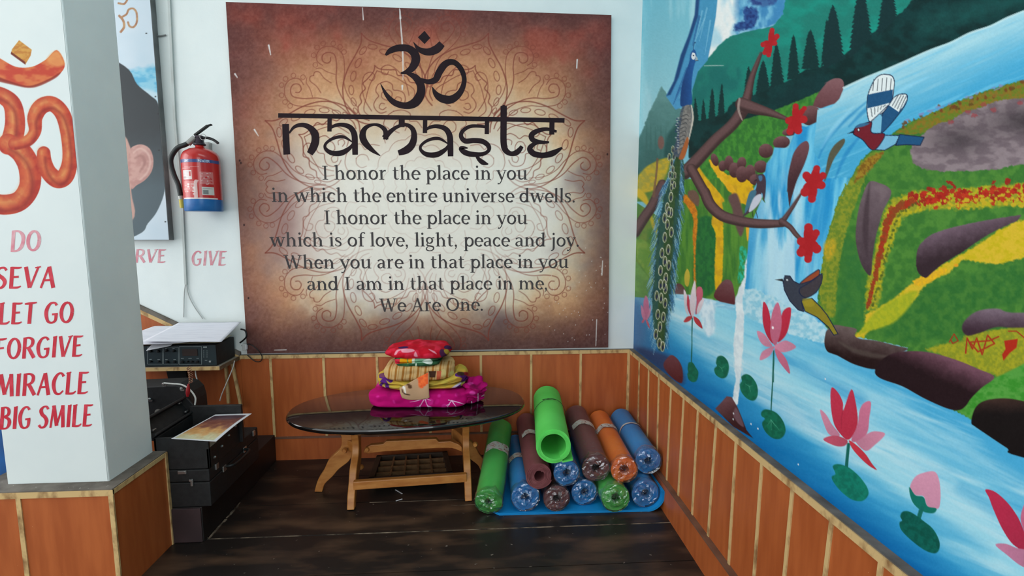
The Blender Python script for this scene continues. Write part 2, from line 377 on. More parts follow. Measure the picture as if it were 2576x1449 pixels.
# sky at top left, cloud, mountains
k.poly(A_((60, -400), (520, -400), (480, 300), (400, 700), (70, 1100)), lambda x, y: mix(mix((112, 182, 200), (150, 202, 212), np.clip(y/300, 0, 1)), (170, 212, 220), sstep(.45, .8, fbm(x/16, y/130, 4))*.7), smooth=False, soft=6)
k.poly(A_((600, -400), (1500, -400), (1300, 60), (1060, 190), (760, 260), (600, 420), (540, 500)), two((224, 228, 226), (172, 208, 220), 30, 50, 8, .45, .75), soft=5)
k.poly(A_((830, -300), (1260, -400), (1220, 0), (1120, 140), (1000, 220), (860, 230), (760, 250), (790, 120)), two((120, 182, 208), (60, 128, 176), 16, 30, 9), soft=16, rough=6, rs=14)
k.poly(A_((840, 60), (930, 60), (945, 110), (930, 180), (880, 210), (780, 225), (790, 170), (845, 150)), two((26, 48, 106), (44, 82, 140), 8, 8, 5), soft=6, rough=4, rs=6)
k.poly(A_((900, -60), (1090, -60), (1060, 30), (960, 50), (890, 20)), two((40, 62, 120), (60, 100, 150), 8, 8, 6), soft=10, rough=6, rs=8)
k.poly(A_((1210, -420), (1130, 100), (1060, 190), (900, 225), (760, 258), (680, 310), (620, 380), (555, 450), (500, 540), (470, 640), (440, 1000), (700, 1100), (1300, 800), (2900, 300), (2900, -600)),
       lambda x, y: mix((28, 116, 104), (22, 138, 122), sstep(.3, .75, fbm(x/40, y/26, 12))*sstep(1750, 2100, x)), soft=2.5, smooth=False, rough=2, rs=9)
k.poly(A_((500, 560), (640, 480), (760, 460), (820, 500), (800, 640), (640, 720), (480, 900), (470, 700)), two((24, 100, 96), (30, 118, 106), 20, 30, 7), soft=14, a=.8)
# dark forest
dk = two((12, 54, 54), (8, 40, 40), 24, 18, 21)
k.poly(A_((440, 980), (470, 890), (600, 860), (700, 830), (760, 740), (850, 720), (1020, 640), (1150, 600), (1290, 510), (1440, 480)) + B_((200, 390), (400, 230), (580, 110), (640, 50), (700, -20), (900, -500), (3600, -500), (3600, -300), (2400, -180), (1495, 80), (1370, 130), (1250, 190), (1100, 240), (960, 310), (800, 370), (620, 450), (480, 510), (330, 570), (180, 640), (0, 700)) + A_((1360, 700), (1070, 810), (820, 900), (600, 1090), (440, 1160)), dk, smooth=False, soft=3, rough=3, rs=10)
k.poly(A_((1100, 700), (1300, 560), (1449, 560), (1449, 640), (1300, 720), (1080, 800)), (13, 50, 52), soft=20, a=.7)
k.poly(B_((700, 150), (1000, 20), (1500, -120), (1500, 20), (1100, 160), (800, 260)), two((22, 72, 70), (24, 86, 82), 30, 20, 31), soft=26, a=.6)
def conifer(ap, bl, br_, n, col):
    (ax, ay), (lx, ly), (rx, ry) = ap, bl, br_
    L, R = [], []
    for i in range(n):
        t = (i+1)/n; s = t**.58
        L += [(ax+(lx-ax)*s, ay+(ly-ay)*t), (ax+(lx-ax)*s*.82, ay+(ly-ay)*(t+.010))]; R += [(ax+(rx-ax)*s, ay+(ry-ay)*t), (ax+(rx-ax)*s*.82, ay+(ry-ay)*(t+.010))]
    k.poly([(ax, ay)]+R+L[::-1], col, smooth=False, soft=2, rough=1.5, rs=4)
tc1 = (12, 48, 48)
for ap, l, r in [((1330, 215), (1262, 500), (1400, 500)), ((1205, 250), (1156, 580), (1254, 560)), ((1080, 320), (1032, 640), (1140, 610)), ((985, 440), (925, 680), (1035, 650)), ((880, 480), (838, 720), (912, 700)),
                 ((685, 610), (650, 850), (706, 840)), ((615, 640), (580, 900), (640, 880)), ((550, 725), (528, 900), (570, 890)), ((487, 710), (470, 920), (520, 900)), ((1449, 140), (1405, 480), (1490, 420))]:
    a, b, c = A_(ap, l, r); conifer(a, b, c, 11, tc1)
for ap, l, r in [((100, 35), (18, 500), (190, 430)), ((305, -90), (212, 420), (392, 270)), ((505, -140), (415, 260), (575, 130))]:
    a, b, c = B_(ap, l, r); conifer(a, b, c, 14, (14, 46, 48))
# slate hill at the left
k.poly(A_((60, 1050), (100, 960), (150, 830), (200, 720), (245, 630), (285, 690), (330, 770), (400, 800), (400, 1150), (60, 1300)), grad((96, 142, 140), (52, 96, 92), (1660, 230), (1640, 430), .15, 13, 12), soft=3, smooth=False, rough=2)
for q in (135, 165, 200, 240, 275): 
    a, b, c = A_((q, 900+(q % 3)*14), (q-16, 1200), (q+16, 1200)); k.poly([a, c, b], (58, 100, 96), smooth=False, soft=3, a=.7)
k.poly(A_((320, 940), (370, 900), (390, 1100), (270, 1160), (280, 1010)), (34, 74, 72), soft=8, a=.8)
# peacock's blue veil of water behind it
k.poly(A_((535, -400), (690, -400), (640, 120), (605, 320), (580, 440), (510, 520), (470, 650), (400, 780), (345, 800), (275, 700), (335, 590), (385, 400), (445, 250), (490, 100)), grad((64, 140, 178), (74, 146, 190), (1760, 0), (1700, 240), .35, 9, 7), smooth=False, soft=2)
k.poly(A_((520, -300), (545, -300), (510, 120), (450, 300), (410, 420), (370, 560), (310, 690), (280, 700), (335, 590), (385, 400), (440, 260), (485, 110)), (26, 66, 116), smooth=False, soft=4)
for a, b in [((560, 130), (490, 300)), ((540, 80), (470, 400)), ((600, 150), (560, 400)), ((460, 480), (370, 720)), ((575, 60), (520, 300))]: k.stroke(A_(a, b), [4, 1], (120, 180, 206), a=.7)
for a, b in [((520, 120), (470, 330)), ((430, 500), (350, 700)), ((380, 640), (330, 760))]: k.stroke(A_(a, b), [6, 2], (34, 84, 140), a=.6)
# fields at the left
k.poly(A_((50, 1330), (90, 1260), (150, 1205), (230, 1160), (300, 1148), (420, 1200), (420, 1470), (50, 1470)) + C_((420, 400), (330, 860), (45, 880)), two((108, 130, 56), (76, 118, 52), 20, 30, 14), smooth=False, soft=2.5)
k.poly(A_((60, 1320), (100, 1250), (160, 1200), (290, 1150), (300, 1200), (250, 1330), (180, 1390), (90, 1400)), two((192, 164, 44), (160, 150, 60), 10, 8, 15), soft=5)
k.poly(C_((60, 70), (110, 90), (145, 150), (150, 200), (90, 150), (60, 120)), (200, 168, 40), soft=5)
k.poly(C_((150, 230), (180, 280), (215, 400), (190, 380), (160, 300)), (190, 164, 44), soft=5, a=.8)
k.poly(C_((55, 440), (110, 440), (190, 500), (180, 760), (60, 580)), two((120, 148, 62), (98, 138, 56), 14, 14, 5), soft=4, smooth=False)
k.poly(C_((50, 590), (170, 740), (170, 862), (48, 862)), two((92, 130, 66), (104, 142, 70), 14, 14, 5), soft=4, smooth=False)
# green hill, terraces
gr = two((66, 132, 50), (48, 108, 46), 7, 11, 16)
k.poly(A_((1390, 670), (1290, 715), (1080, 800), (820, 880), (640, 1040), (480, 1190), (480, 1500), (1000, 1500), (1010, 1200), (1100, 1040), (1250, 900), (1380, 760)), gr, smooth=False, soft=3, rough=2)
k.poly(C_((340, 0), (900, 0), (990, 150), (900, 350), (868, 560), (850, 790), (760, 900), (340, 850)), two((56, 108, 44), (84, 134, 48), 9, 60, 17), smooth=False, soft=3)
k.poly(C_((500, 330), (560, 270), (620, 300), (640, 420), (630, 800), (520, 830), (490, 600)), two((40, 108, 50), (30, 92, 48), 6, 10, 18), soft=5)
yl = two((214, 168, 22), (196, 150, 30), 8, 14, 19)
k.poly(A_((500, 1200), (560, 1280), (640, 1380), (700, 1470), (560, 1470), (540, 1400), (510, 1300)), yl, soft=4)
k.poly(C_((540, -10), (600, 30), (655, 90), (684, 150), (692, 300), (696, 500), (690, 640), (684, 750), (640, 825), (630, 640), (640, 420), (608, 330), (616, 250), (590, 120)), yl, soft=3, rough=1.5, rs=5)
k.poly(C_((405, 110), (440, 130), (490, 190), (506, 290), (500, 420), (490, 560), (494, 820), (476, 820), (480, 560), (470, 420), (476, 300), (450, 230), (420, 190), (400, 160)), two((206, 130, 26), (180, 104, 24), 5, 5, 20), soft=3, rough=2, rs=4)
k.poly(A_((590, 1165), (660, 1210), (730, 1275), (820, 1310), (905, 1350), (915, 1480), (820, 1480), (760, 1420), (700, 1350), (640, 1270)), two((214, 160, 28), (224, 176, 40), 9, 9, 23), soft=3, rough=2.5, rs=5)
k.poly(C_((700, -20), (900, -10), (908, 60), (880, 200), (830, 150), (760, 50)), yl, soft=4, rough=2)
k.poly(C_((860, 350), (885, 350), (878, 430), (868, 450)), (220, 160, 40), soft=2)
for x0 in range(700, 860, 24): k.stroke(C_((x0, 380+x0 % 50), (x0-6, 640+x0 % 90)), [1, 4, 2], (70, 124, 44), a=.7, smooth=False)
k.poly(C_((815, 500), (860, 505), (868, 560), (850, 720), (800, 760), (810, 620)), two((40, 170, 140), (52, 128, 60), 4, 8, 24), soft=4)
for c, rx, ry, ro in [((630, 30), 90, 110, 0), ]: pass
bz = grad((96, 68, 70), (60, 38, 40), (1800, 380), (1860, 480), .4, 25, 10)
k.poly(C_((440, 90), (490, 85), (520, 140), (510, 200), (470, 170), (440, 130)), (104, 78, 66), soft=4)
k.poly(C_((730, 140), (770, 105), (800, 120), (830, 220), (850, 330), (820, 420), (770, 300), (760, 220)), (96, 70, 68), soft=5)
def rock(c, rx, ry, rot=0, hi=(118, 82, 84), lo=(66, 38, 40)):
    a = math.radians(rot)
    k.oval(c, rx, ry, grad(hi, lo, (c[0]-rx*.2, c[1]-ry), (c[0]+rx*.2, c[1]+ry*.8), .12, 26, 6), rot=rot, soft=1.6)
for (x, y), rx, ry, ro in [((632, 1165), 26, 48, -20), ((690, 1210), 30, 40, 0), ((735, 1190), 34, 56, 0), ((775, 1240), 40, 56, 0), ((828, 1190), 34, 46, 10), ((830, 1270), 44, 60, 0), ((890, 1260), 40, 60, 0), ((930, 1310), 46, 40, 0), ((968, 1215), 48, 46, 0), ((1005, 1100), 54, 52, 0), ((1118, 1038), 62, 46, -8), ((1185, 960), 62, 30, -10), ((1330, 842), 78, 72, -20)]:
    rock(A_((x, y))[0], rx/2.898, ry/2.898, ro)
k.poly(A_((1350, 760), (1380, 690), (1449, 600)) + B_((40, 610), (110, 572), (170, 580), (182, 640), (150, 720), (90, 780), (20, 790), (-40, 770)), grad((126, 88, 92), (96, 58, 62), (2080, 200), (2080, 270), .1, 3, 9), soft=1.6)
k.poly(C_((625, 850), (660, 780), (710, 735), (755, 750), (775, 830), (778, 915), (720, 915), (660, 890)), grad((112, 76, 80), (84, 36, 40), (1838, 700), (1820, 760), .1, 3, 9), soft=1.6)
k.poly(C_((345, 770), (390, 770), (420, 830), (345, 845)), (88, 60, 60), soft=2)
# the waterfall and the upper river
def fall(x, y):
    n = fbm((x+.12*y)/20, y/170, 33, 4); m = fbm((x-.02*y)/26, y/170, 37, 4)
    c = mix((34, 138, 194), (112, 192, 220), sstep(.3, .75, n))
    w = np.exp(-((x-1965-(y-500)*.02)/60)**2)*sstep(400, 500, y)*sstep(.3, .6, m)
    return mix(c, (188, 216, 226), np.clip(w*1.1, 0, .85))
k.poly(A_((1460, 770), (1405, 790), (1395, 880), (1300, 925), (1250, 915), (1205, 990), (1170, 1080), (1065, 1075), (1050, 1150), (1010, 1190), (1000, 1250), (960, 1290), (915, 1380), (1000, 1480), (1000, 1480)) + C_((985, 120), (930, 250), (885, 350), (875, 480), (866, 600), (852, 800), (1000, 860), (1180, 960), (1449, 1100)) + D_((40, 1060), (0, 900), (10, 700), (40, 520), (80, 350), (140, 150), (215, 0)) + B_((165, 1449), (240, 1280), (300, 1180), (360, 1110), (450, 1050), (300, 700), (100, 760)), fall, smooth=False, soft=2.5)
def river(x, y):
    e = (y - (218 - (x-2120)*.44))   # px below the forest edge
    n = fbm((x+y*.8)/70, (y-.44*-x)/9, 35)
    c = mix((164, 206, 216), (66, 158, 198), np.clip(e/150+.5*(n-.5), 0, 1))
    return mix(c, (112, 188, 216), sstep(.55, .8, n)*.6)
k.poly(B_((-10, 800), (20, 790), (90, 782), (150, 720), (182, 640), (330, 570), (480, 510), (620, 450), (800, 370), (960, 310), (1100, 240), (1250, 190), (1370, 130), (1495, 80), (2400, -180), (3600, -300), (3600, 200), (2400, 380), (1495, 600), (1380, 625), (1150, 695), (1000, 755), (830, 835), (680, 890), (550, 970), (450, 1060), (360, 1120), (240, 1290), (60, 1300), (-40, 1100)), river, smooth=False, soft=2)
k.stroke(B_((180, 640), (330, 570), (480, 510), (620, 450), (800, 370), (960, 310), (1100, 240), (1250, 190), (1370, 130), (1495, 80)), 5, (190, 216, 220), a=.8)
for a in [((350, 740), (200, 870), (60, 1020), (0, 1150)), ((520, 640), (340, 800), (220, 920)), ((330, 960), (200, 1120), (120, 1300))]:
    k.stroke(B_(*a), [3, 10, 4], (24, 118, 178), a=.55, soft=5); 
for a in [((250, 780), (120, 920), (20, 1080)), ((800, 560), (600, 660), (450, 800))]:
    k.stroke(B_(*a), [3, 12, 3], (150, 206, 226), a=.5, soft=6)
# lake
def lake(x, y):
    w = 880+.788*(x-1590)-y                  # px above the trim
    s = fbm((x+.5*y)/230, (y-.42*x)/26, 41); s2 = fbm((x+.5*y)/110, (y-.42*x)/9, 43)*.6+.4*fbm((x+.5*y)/200, (y-.42*x)/20, 48)
    c = mix((8, 98, 160), (56, 152, 198), np.clip((w-10)/110+.5*(s-.5), 0, 1))
    c = mix(c, (140, 202, 220), np.clip((w-100)/110+.9*(s-.5), 0, 1)*np.clip((480-w)/220+.8*(s2-.5), 0.15, 1))
    c = mix(c, (196, 220, 226), sstep(.52, .85, s*.6+s2*.4)*sstep(90, 180, w)*.8)
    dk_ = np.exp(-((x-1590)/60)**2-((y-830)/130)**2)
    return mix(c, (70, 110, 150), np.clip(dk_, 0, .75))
k.poly(C_((30, 860), (170, 870), (345, 840), (450, 845), (640, 890), (780, 920), (820, 800), (900, 830), (1050, 880), (1200, 950), (1449, 1100)) + D_((60, 1240), (250, 1350), (410, 1388)) + Ff((440, 150), (560, 190), (700, 270), (850, 335), (930, 345), (1010, 405), (1100, 500), (1250, 600), (1362, 660), (2400, 1300), (3600, 3000)) + [(1500, 3000), (1500, 870)], lake, smooth=False, soft=2)
for pts, w, c, a in [([(1690, 775), (1770, 850), (1860, 915)], 70, (204, 222, 228), .55), ([(1880, 925), (2000, 1005), (2160, 1090), (2360, 1225), (2600, 1400)], 84, (190, 218, 226), .55), ([(1900, 985), (2010, 1060), (2150, 1160)], 34, (204, 224, 230), .5), ([(2060, 930), (2200, 1010), (2400, 1120), (2576, 1230)], 46, (168, 210, 222), .5),
                     ([(1940, 880), (2060, 955), (2160, 1010)], 36, (30, 128, 186), .5), ([(1900, 1090), (2000, 1150), (2120, 1240)], 50, (12, 112, 172), .4), ([(2420, 1230), (2576, 1330)], 30, (60, 150, 194), .5)]:
    k.stroke(pts, w, c, a=lambda x, y, a=a: a*(.45+.55*sstep(.3, .7, fbm((x+.5*y)/90, (y-.5*x)/9, 47))), soft=w*.7)
# foam at the foot of the fall
k.poly(C_((790, 860), (830, 790), (870, 810), (920, 800), (960, 812), (1000, 852), (1050, 850), (1100, 880), (1160, 930), (1240, 965), (1330, 1000), (1449, 1080), (1449, 1200), (1300, 1165), (1150, 1120), (1000, 1060), (880, 1010), (800, 960)), two((180, 212, 222), (132, 190, 210), 8, 8, 44, .25, .75), smooth=False, soft=4, rough=4, rs=6)
k.poly(C_((345, 845), (450, 848), (640, 890), (780, 922), (770, 960), (600, 930), (345, 880)), two((196, 220, 228), (130, 184, 210), 20, 4, 45), smooth=False, soft=5, a=.8)
# indigo in the corner
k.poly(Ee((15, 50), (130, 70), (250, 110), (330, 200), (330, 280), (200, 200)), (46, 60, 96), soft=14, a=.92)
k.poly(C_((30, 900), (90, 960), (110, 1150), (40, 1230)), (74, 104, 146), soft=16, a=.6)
# island
k.poly(B_((3600, 140), (2400, 330), (1495, 590), (1380, 612), (1150, 682), (1000, 740), (830, 822), (680, 882), (550, 962), (450, 1050), (360, 1112), (300, 1180), (240, 1280), (190, 1380), (165, 1449)) + D_((215, 0), (140, 150), (80, 350), (40, 500), (20, 650), (0, 760), (-10, 900), (40, 1060), (80, 1110), (420, 1180), (650, 1230)) + Ff((520, 80), (900, 350), (1010, 405), (1362, 400), (3600, 900)), two((54, 108, 44), (74, 126, 50), 16, 16, 51), smooth=False, soft=2, rough=2.5, rs=6)
k.poly(D_((130, 420), (180, 560), (140, 1060), (330, 1060), (330, 700), (270, 480)), two((44, 104, 50), (56, 112, 50), 12, 12, 52), soft=20, a=.8)
k.poly(D_((520, 820), (900, 760), (1300, 640), (1600, 620), (1600, 900), (1100, 940), (1000, 1100), (700, 1190), (420, 1120)), two((42, 100, 44), (64, 116, 48), 14, 14, 53), soft=16, a=.8)
ed = two((128, 130, 30), (92, 112, 34), 5, 5, 54)
k.poly(B_((165, 1449), (200, 1360), (250, 1270), (310, 1180), (370, 1115), (470, 1110), (440, 1160), (370, 1220), (330, 1320), (340, 1449)) + D_((330, 20), (240, 250), (190, 420), (150, 600), (130, 800), (120, 1010), (40, 1020), (0, 820), (22, 640), (45, 500), (85, 350), (145, 150), (215, 0)), two((132, 140, 40), (98, 124, 40), 6, 6, 55), smooth=False, soft=4, rough=4, rs=6)
k.poly(B_((300, 1210), (380, 1140), (470, 1110), (420, 1180), (350, 1260), (260, 1330)), two((120, 84, 26), (150, 120, 36), 5, 5, 56), soft=5, rough=4, rs=5)
k.poly(B_((3600, 130), (1495, 585), (1150, 690), (960, 770), (760, 850), (560, 970), (660, 980), (800, 960), (1000, 860), (1200, 790), (1495, 720), (3600, 260)), two((96, 118, 36), (128, 104, 34), 7, 6, 57), smooth=False, soft=4, rough=4, rs=6)
for i in range(46):
    q = RNG.random(); x = 600+q*900; y = 905-(x-600)*.335+RNG.normal(0, 20)
    (a,) = B_((x, y)); k.oval(a, 2+RNG.random()*5, 2+RNG.random()*4, [(110, 58, 28), (92, 66, 28), (130, 96, 40)][i % 3], soft=2.5, rough=2, rs=3, a=.8)
for i in range(24):
    q = RNG.random(); x = 640+q*700; (a,) = B_((x, 868-(x-640)*.345+RNG.normal(0, 8))); k.oval(a, 3+RNG.random()*4, 1.5+RNG.random()*2, (120, 132, 178), soft=2, a=.7, rot=-20)
k.poly(D_((40, 470), (110, 440), (120, 520), (70, 600), (40, 560)), two((206, 160, 34), (170, 150, 40), 4, 4, 3), soft=8, a=.8)
# grey-mauve clearing
def clearing(x, y):
    c = mix((136, 122, 126), (112, 98, 104), sstep(.35, .65, fbm(x/26, y/14, 61)))
    d = np.exp(-((x-2410)/70)**2-((y-352)/34)**2)*.6 + np.exp(-((x-2620)/110)**2-((y-305)/36)**2)
    return mix(c, (46, 40, 44), np.clip(d*.9, 0, .85))
k.poly(B_((3400, 400), (1495, 712), (1300, 735), (1200, 772), (1120, 800), (1050, 818), (960, 880), (880, 895), (790, 950), (700, 1040), (665, 1100), (690, 1190), (750, 1230), (900, 1250), (1100, 1245), (1300, 1235), (1420, 1205), (1495, 1195), (3400, 1190)), clearing, smooth=False, soft=3, rough=3, rs=5)
for x, y in [(960, 890), (1090, 815), (1130, 840), (1200, 760), (1270, 800), (1470, 750)]:
    (a,) = B_((x, y)); k.oval(a, 8, 5, (146, 62, 66), soft=3, rough=4, rs=3, a=.7)
# flower bands
yel = two((176, 164, 30), (140, 144, 40), 6, 6, 62)
k.poly(D_((3400, 40), (1495, 30), (1200, 60), (940, 80), (700, 90), (540, 150), (470, 240), (440, 400), (400, 560), (350, 760), (340, 960), (400, 960), (440, 900), (480, 640), (560, 400), (620, 270), (800, 220), (1100, 220), (1495, 190), (3400, 210)), yel, smooth=False, soft=8, rough=6, rs=7)
rd = (164, 36, 26)
for i in range(150):
    q = RNG.random(); x = 640+q*920; y = 150-(x-640)*.068+RNG.normal(0, 30)
    (a,) = D_((x, y)); k.oval(a, 3+RNG.random()*8, 2+RNG.random()*7, (rd, (178, 48, 28), (150, 30, 24))[i % 3], rot=RNG.random()*180, soft=2, rough=3, rs=3, a=.9)
for i in range(40):
    q = RNG.random(); x = 900+q*640; (a,) = D_((x, 165+RNG.normal(0, 22))); k.oval(a, 3+RNG.random()*4, 2+RNG.random()*4, (186, 160, 36), soft=2, rough=2, rs=3)
pth = catmull(D_((660, 170), (560, 220), (510, 300), (480, 400), (450, 520), (430, 620), (405, 740), (375, 860), (355, 930)), 14)
for i, q in enumerate(pth):
    w = 1-.75*i/len(pth)
    k.oval(q+RNG.normal(0, 3*w+.6, 2), 3.2*w*2.2+1, 5+4*w, ((160, 44, 26), (128, 66, 30), (146, 60, 28))[i % 3], rot=RNG.random()*60-30, soft=2.4, rough=2.5, rs=3, a=.85)
    if i % 3 == 0: k.oval(q+np.array([14*w+8, RNG.normal(0, 4)]), 3, 3.6, (70, 86, 32), soft=2, a=.7, rough=1.5, rs=3)
# yellow strips
k.poly(D_((3300, 60), (1495, 296), (1430, 312), (1300, 380), (1150, 480), (1020, 560), (850, 660), (700, 745), (560, 860), (430, 945), (335, 985), (335, 1080), (240, 1160), (330, 1155), (360, 1110), (520, 1050), (600, 960), (700, 880), (800, 740), (930, 700), (1050, 590), (1200, 612), (1300, 620), (1495, 580), (3300, 420)), two((190, 168, 26), (204, 172, 46), 10, 8, 63), smooth=False, soft=5, rough=4, rs=6)
k.poly(D_((420, 960), (600, 850), (720, 820), (660, 930), (540, 1050), (360, 1110), (300, 1120)), two((166, 168, 34), (150, 160, 36), 7, 7, 64), soft=8)
k.poly(D_((690, 740), (800, 690), (900, 650), (940, 660), (880, 710), (780, 770), (710, 780)), two((222, 172, 28), (206, 160, 40), 5, 5, 65), soft=4, rough=3, rs=4)
(a,) = D_((1000, 630)); k.oval(a, 6, 4, (214, 150, 36), soft=3)
k.poly(D_((780, 1240), (900, 1205), (1040, 1190), (1070, 1140), (1200, 1110), (1495, 1070), (3300, 1100), (3300, 1600), (1495, 1500), (1250, 1420), (950, 1310)), two((156, 152, 34), (128, 136, 36), 7, 7, 66), smooth=False, soft=6, rough=4, rs=6)
def zig(pts, w): k.stroke(D_(*pts), w, (158, 42, 24), smooth=False, a=.92)
zig([(1070, 1270), (1080, 1160), (1120, 1240), (1150, 1160), (1190, 1280), (1230, 1140), (1280, 1200), (1160, 1260), (1100, 1190), (1240, 1180), (1310, 1150)], 4)
zig([(950, 1190), (985, 1130), (1015, 1180), (975, 1200), (960, 1170)], 3)
zig([(1380, 1110), (1440, 1110), (1500, 1160)], 3)
k.poly(D_((1350, 1180), (1450, 1165), (1440, 1230), (1390, 1270), (1345, 1325), (1335, 1280), (1360, 1240)), (166, 40, 22), smooth=False, soft=1.6)
k.poly(Ff((920, 350), (1010, 240), (1160, 140), (1362, 40), (3000, -100), (3000, 400), (1362, 300), (1130, 276), (1040, 330), (1010, 410)), two((54, 132, 40), (80, 146, 60), 14, 10, 67), smooth=False, soft=5)
# purple rocks on the island
def prock(f, pts, hi=(112, 92, 100), lo=(48, 36, 42), p1=None, p2=None, **kw):
    P_ = f(*pts); c = np.array(P_)
    k.poly(P_, grad(hi, lo, p1 or (c[:, 0].mean(), c[:, 1].min()), p2 or (c[:, 0].mean(), c[:, 1].max()), .14, 71, 12), **kw)
prock(D_, [(370, 20), (440, 30), (505, 60), (527, 112), (470, 230), (440, 330), (415, 420), (392, 560), (378, 700), (330, 660), (292, 570), (268, 430), (282, 260), (322, 110)], (108, 92, 98), (66, 52, 58), soft=2)
k.stroke(D_((370, 30), (350, 200), (340, 400), (350, 560)), [2, 12, 14, 4], (62, 48, 54), a=.7, soft=6); k.stroke(D_((400, 60), (470, 90), (450, 160)), [4, 20, 6], (120, 104, 108), a=.5, soft=8)
prock(D_, [(1470, 262), (1465, 285), (1430, 312), (1300, 372), (1180, 440), (1050, 530), (900, 622), (820, 690), (778, 720), (740, 700), (715, 660), (709, 580), (730, 490), (800, 420), (900, 375), (1100, 325), (1300, 288), (1410, 272)], (120, 98, 112), (50, 36, 42), p1=D_((1000, 320))[0], p2=D_((1060, 520))[0], soft=2, rough=1, rs=4)
prock(D_, [(2400, 900), (1495, 975), (1300, 945), (1160, 962), (1075, 1020), (1042, 1085), (1080, 1142), (1180, 1120), (1300, 1080), (1495, 1085), (2400, 1060)], (118, 100, 112), (56, 38, 48), p1=D_((1250, 950))[0], p2=D_((1250, 1110))[0], soft=4)
prock(D_, [(48, 1130), (62, 1100), (110, 1065), (190, 1075), (275, 1095), (262, 1140), (300, 1165), (420, 1180), (560, 1215), (650, 1240), (560, 1280), (480, 1340), (412, 1388), (260, 1352), (140, 1290), (100, 1275), (60, 1255), (40, 1200)], (104, 88, 86), (34, 18, 18), p1=D_((260, 1100))[0], p2=D_((220, 1300))[0], soft=2)
k.stroke(D_((150, 1190), (260, 1250), (420, 1290), (500, 1290)), [4, 12, 12, 4], (84, 74, 68), a=.6, soft=6)
prock(Ff, [(372, 90), (400, 30), (470, -20), (560, -42), (720, -38), (900, 10), (1060, 75), (1165, 128), (1080, 200), (1010, 270), (975, 320), (930, 348), (850, 336), (700, 270), (560, 192), (440, 150), (390, 124)], (110, 72, 86), (34, 18, 22), p1=Ff((800, -20))[0], p2=Ff((740, 120))[0], soft=2)
prock(Ff, [(1012, 430), (1030, 350), (1070, 300), (1140, 276), (1250, 270), (1400, 296), (2000, 420), (2400, 900), (1362, 664), (1250, 600), (1100, 500), (1035, 455)], (62, 42, 36), (20, 14, 14), p1=Ff((1250, 265))[0], p2=Ff((1250, 380))[0], soft=2)
# white damp streak running down the mural
k.poly(C_((868, 560), (862, 700), (850, 800), (832, 880), (846, 1010), (842, 1150), (836, 1300), (834, 1470)) + Ee((700, 60), (690, 200), (682, 260), (676, 330), (668, 400), (650, 425), (632, 400), (642, 330), (656, 250), (648, 180), (636, 120)) + C_((776, 1400), (768, 1200), (790, 1000), (780, 890), (806, 800), (848, 720), (852, 620)), two((218, 226, 228), (200, 212, 218), 8, 14, 72), smooth=False, soft=2.5, rough=1.5, rs=6)
k.poly(C_((530, 900), (620, 890), (632, 1000), (622, 1120), (580, 1145), (550, 1080), (520, 980)), two((206, 222, 230), (170, 200, 216), 9, 18, 73), soft=8, rough=4, rs=8)
# brown branches
bcol = grad((112, 82, 80), (62, 42, 42), (1800, 300), (1830, 340), .3, 74, 9)
def branch(pts, w, c1=(106, 78, 78), c2=(62, 44, 44)):
    k.stroke(pts, w, c2, soft=1.8); P_ = np.array(pts, float); P_[:, 0] -= 1.2; P_[:, 1] -= wlist(w, len(P_))*.13
    k.stroke(P_, wlist(w, len(P_))*.62, c1, soft=7, a=.85)
branch(C_((250, 40), (180, 190), (120, 280), (50, 390)), [24, 25, 26, 27])
branch(A_((415, 1260), (520, 1150), (640, 1020), (760, 910), (840, 800)), [33, 31, 29, 28, 30])
branch(A_((840, 800), (870, 700), (905, 560), (950, 440), (970, 390)), [27, 22, 15, 10, 7])
branch(A_((830, 760), (920, 790), (1030, 820), (1160, 868)), [34, 30, 20, 9])
branch(A_((460, 1230), (510, 1320), (560, 1410)) + C_((560, 100), (600, 190), (680, 265), (780, 300), (900, 322), (1010, 328), (1130, 325)), [25, 25, 26, 27, 28, 27, 26, 24, 22, 18])
branch(C_((1120, 320), (1170, 250), (1210, 190), (1262, 108)), [15, 11, 9, 5]); branch(C_((1120, 310), (1180, 350), (1220, 400), (1256, 438)), [16, 13, 12, 10])
k.stroke(A_((812, 720), (806, 800), (832, 875)), [5, 6, 3], (168, 150, 142), a=.8)
k.stroke(A_((555, 480), (620, 478), (695, 478)), [2, 3, 2], (150, 176, 170), a=.8)
# leaves
k.poly(A_((1300, 1028), (1320, 1060), (1312, 1120), (1280, 1210), (1230, 1320), (1190, 1449)) + C_((1176, 200), (1160, 60)) + A_((1160, 1400), (1165, 1290), (1185, 1190), (1210, 1110), (1255, 1050)), grad((112, 72, 76), (64, 40, 44), A_((1220, 1060))[0], A_((1280, 1300))[0], .15, 3, 10), soft=1.6)
k.poly(B_((180, 1010), (188, 1040), (150, 1100), (110, 1160), (80, 1230), (45, 1320), (42, 1290), (60, 1180), (80, 1110), (120, 1050)), (84, 82, 66), soft=1.8)
# red flowers
def flower(f, pets, c):
    for (x, y), w in pets:
        (b,), (e,) = f((x, y)), f(c); q = (np.array(b)*.55+np.array(e)*.45)
        d = np.array(b)-np.array(e); L = np.linalg.norm(d)
        k.oval(q, L*.56, w/2.5, (164, 28, 34), rot=math.degrees(math.atan2(d[1], d[0])), soft=1.6)
        k.oval(b, w*1.0/2.898, w*1.0/2.898, (170, 32, 38), soft=1.6)
flower(A_, [((1050, 220), 18), ((1085, 265), 20), ((985, 325), 20), ((1070, 315), 18), ((1025, 400), 18), ((995, 385), 16)], (1035, 310))
flower(A_, [((1222, 775), 22), ((1285, 790), 18), ((1280, 870), 28), ((1240, 950), 30), ((1180, 960), 26), ((1170, 880), 26)], (1220, 870))
flower(A_, [((1375, 1230), 26), ((1300, 1280), 30), ((1420, 1280), 26), ((1410, 1350), 30), ((1340, 1449), 30), ((1290, 1400), 34)], (1350, 1330))
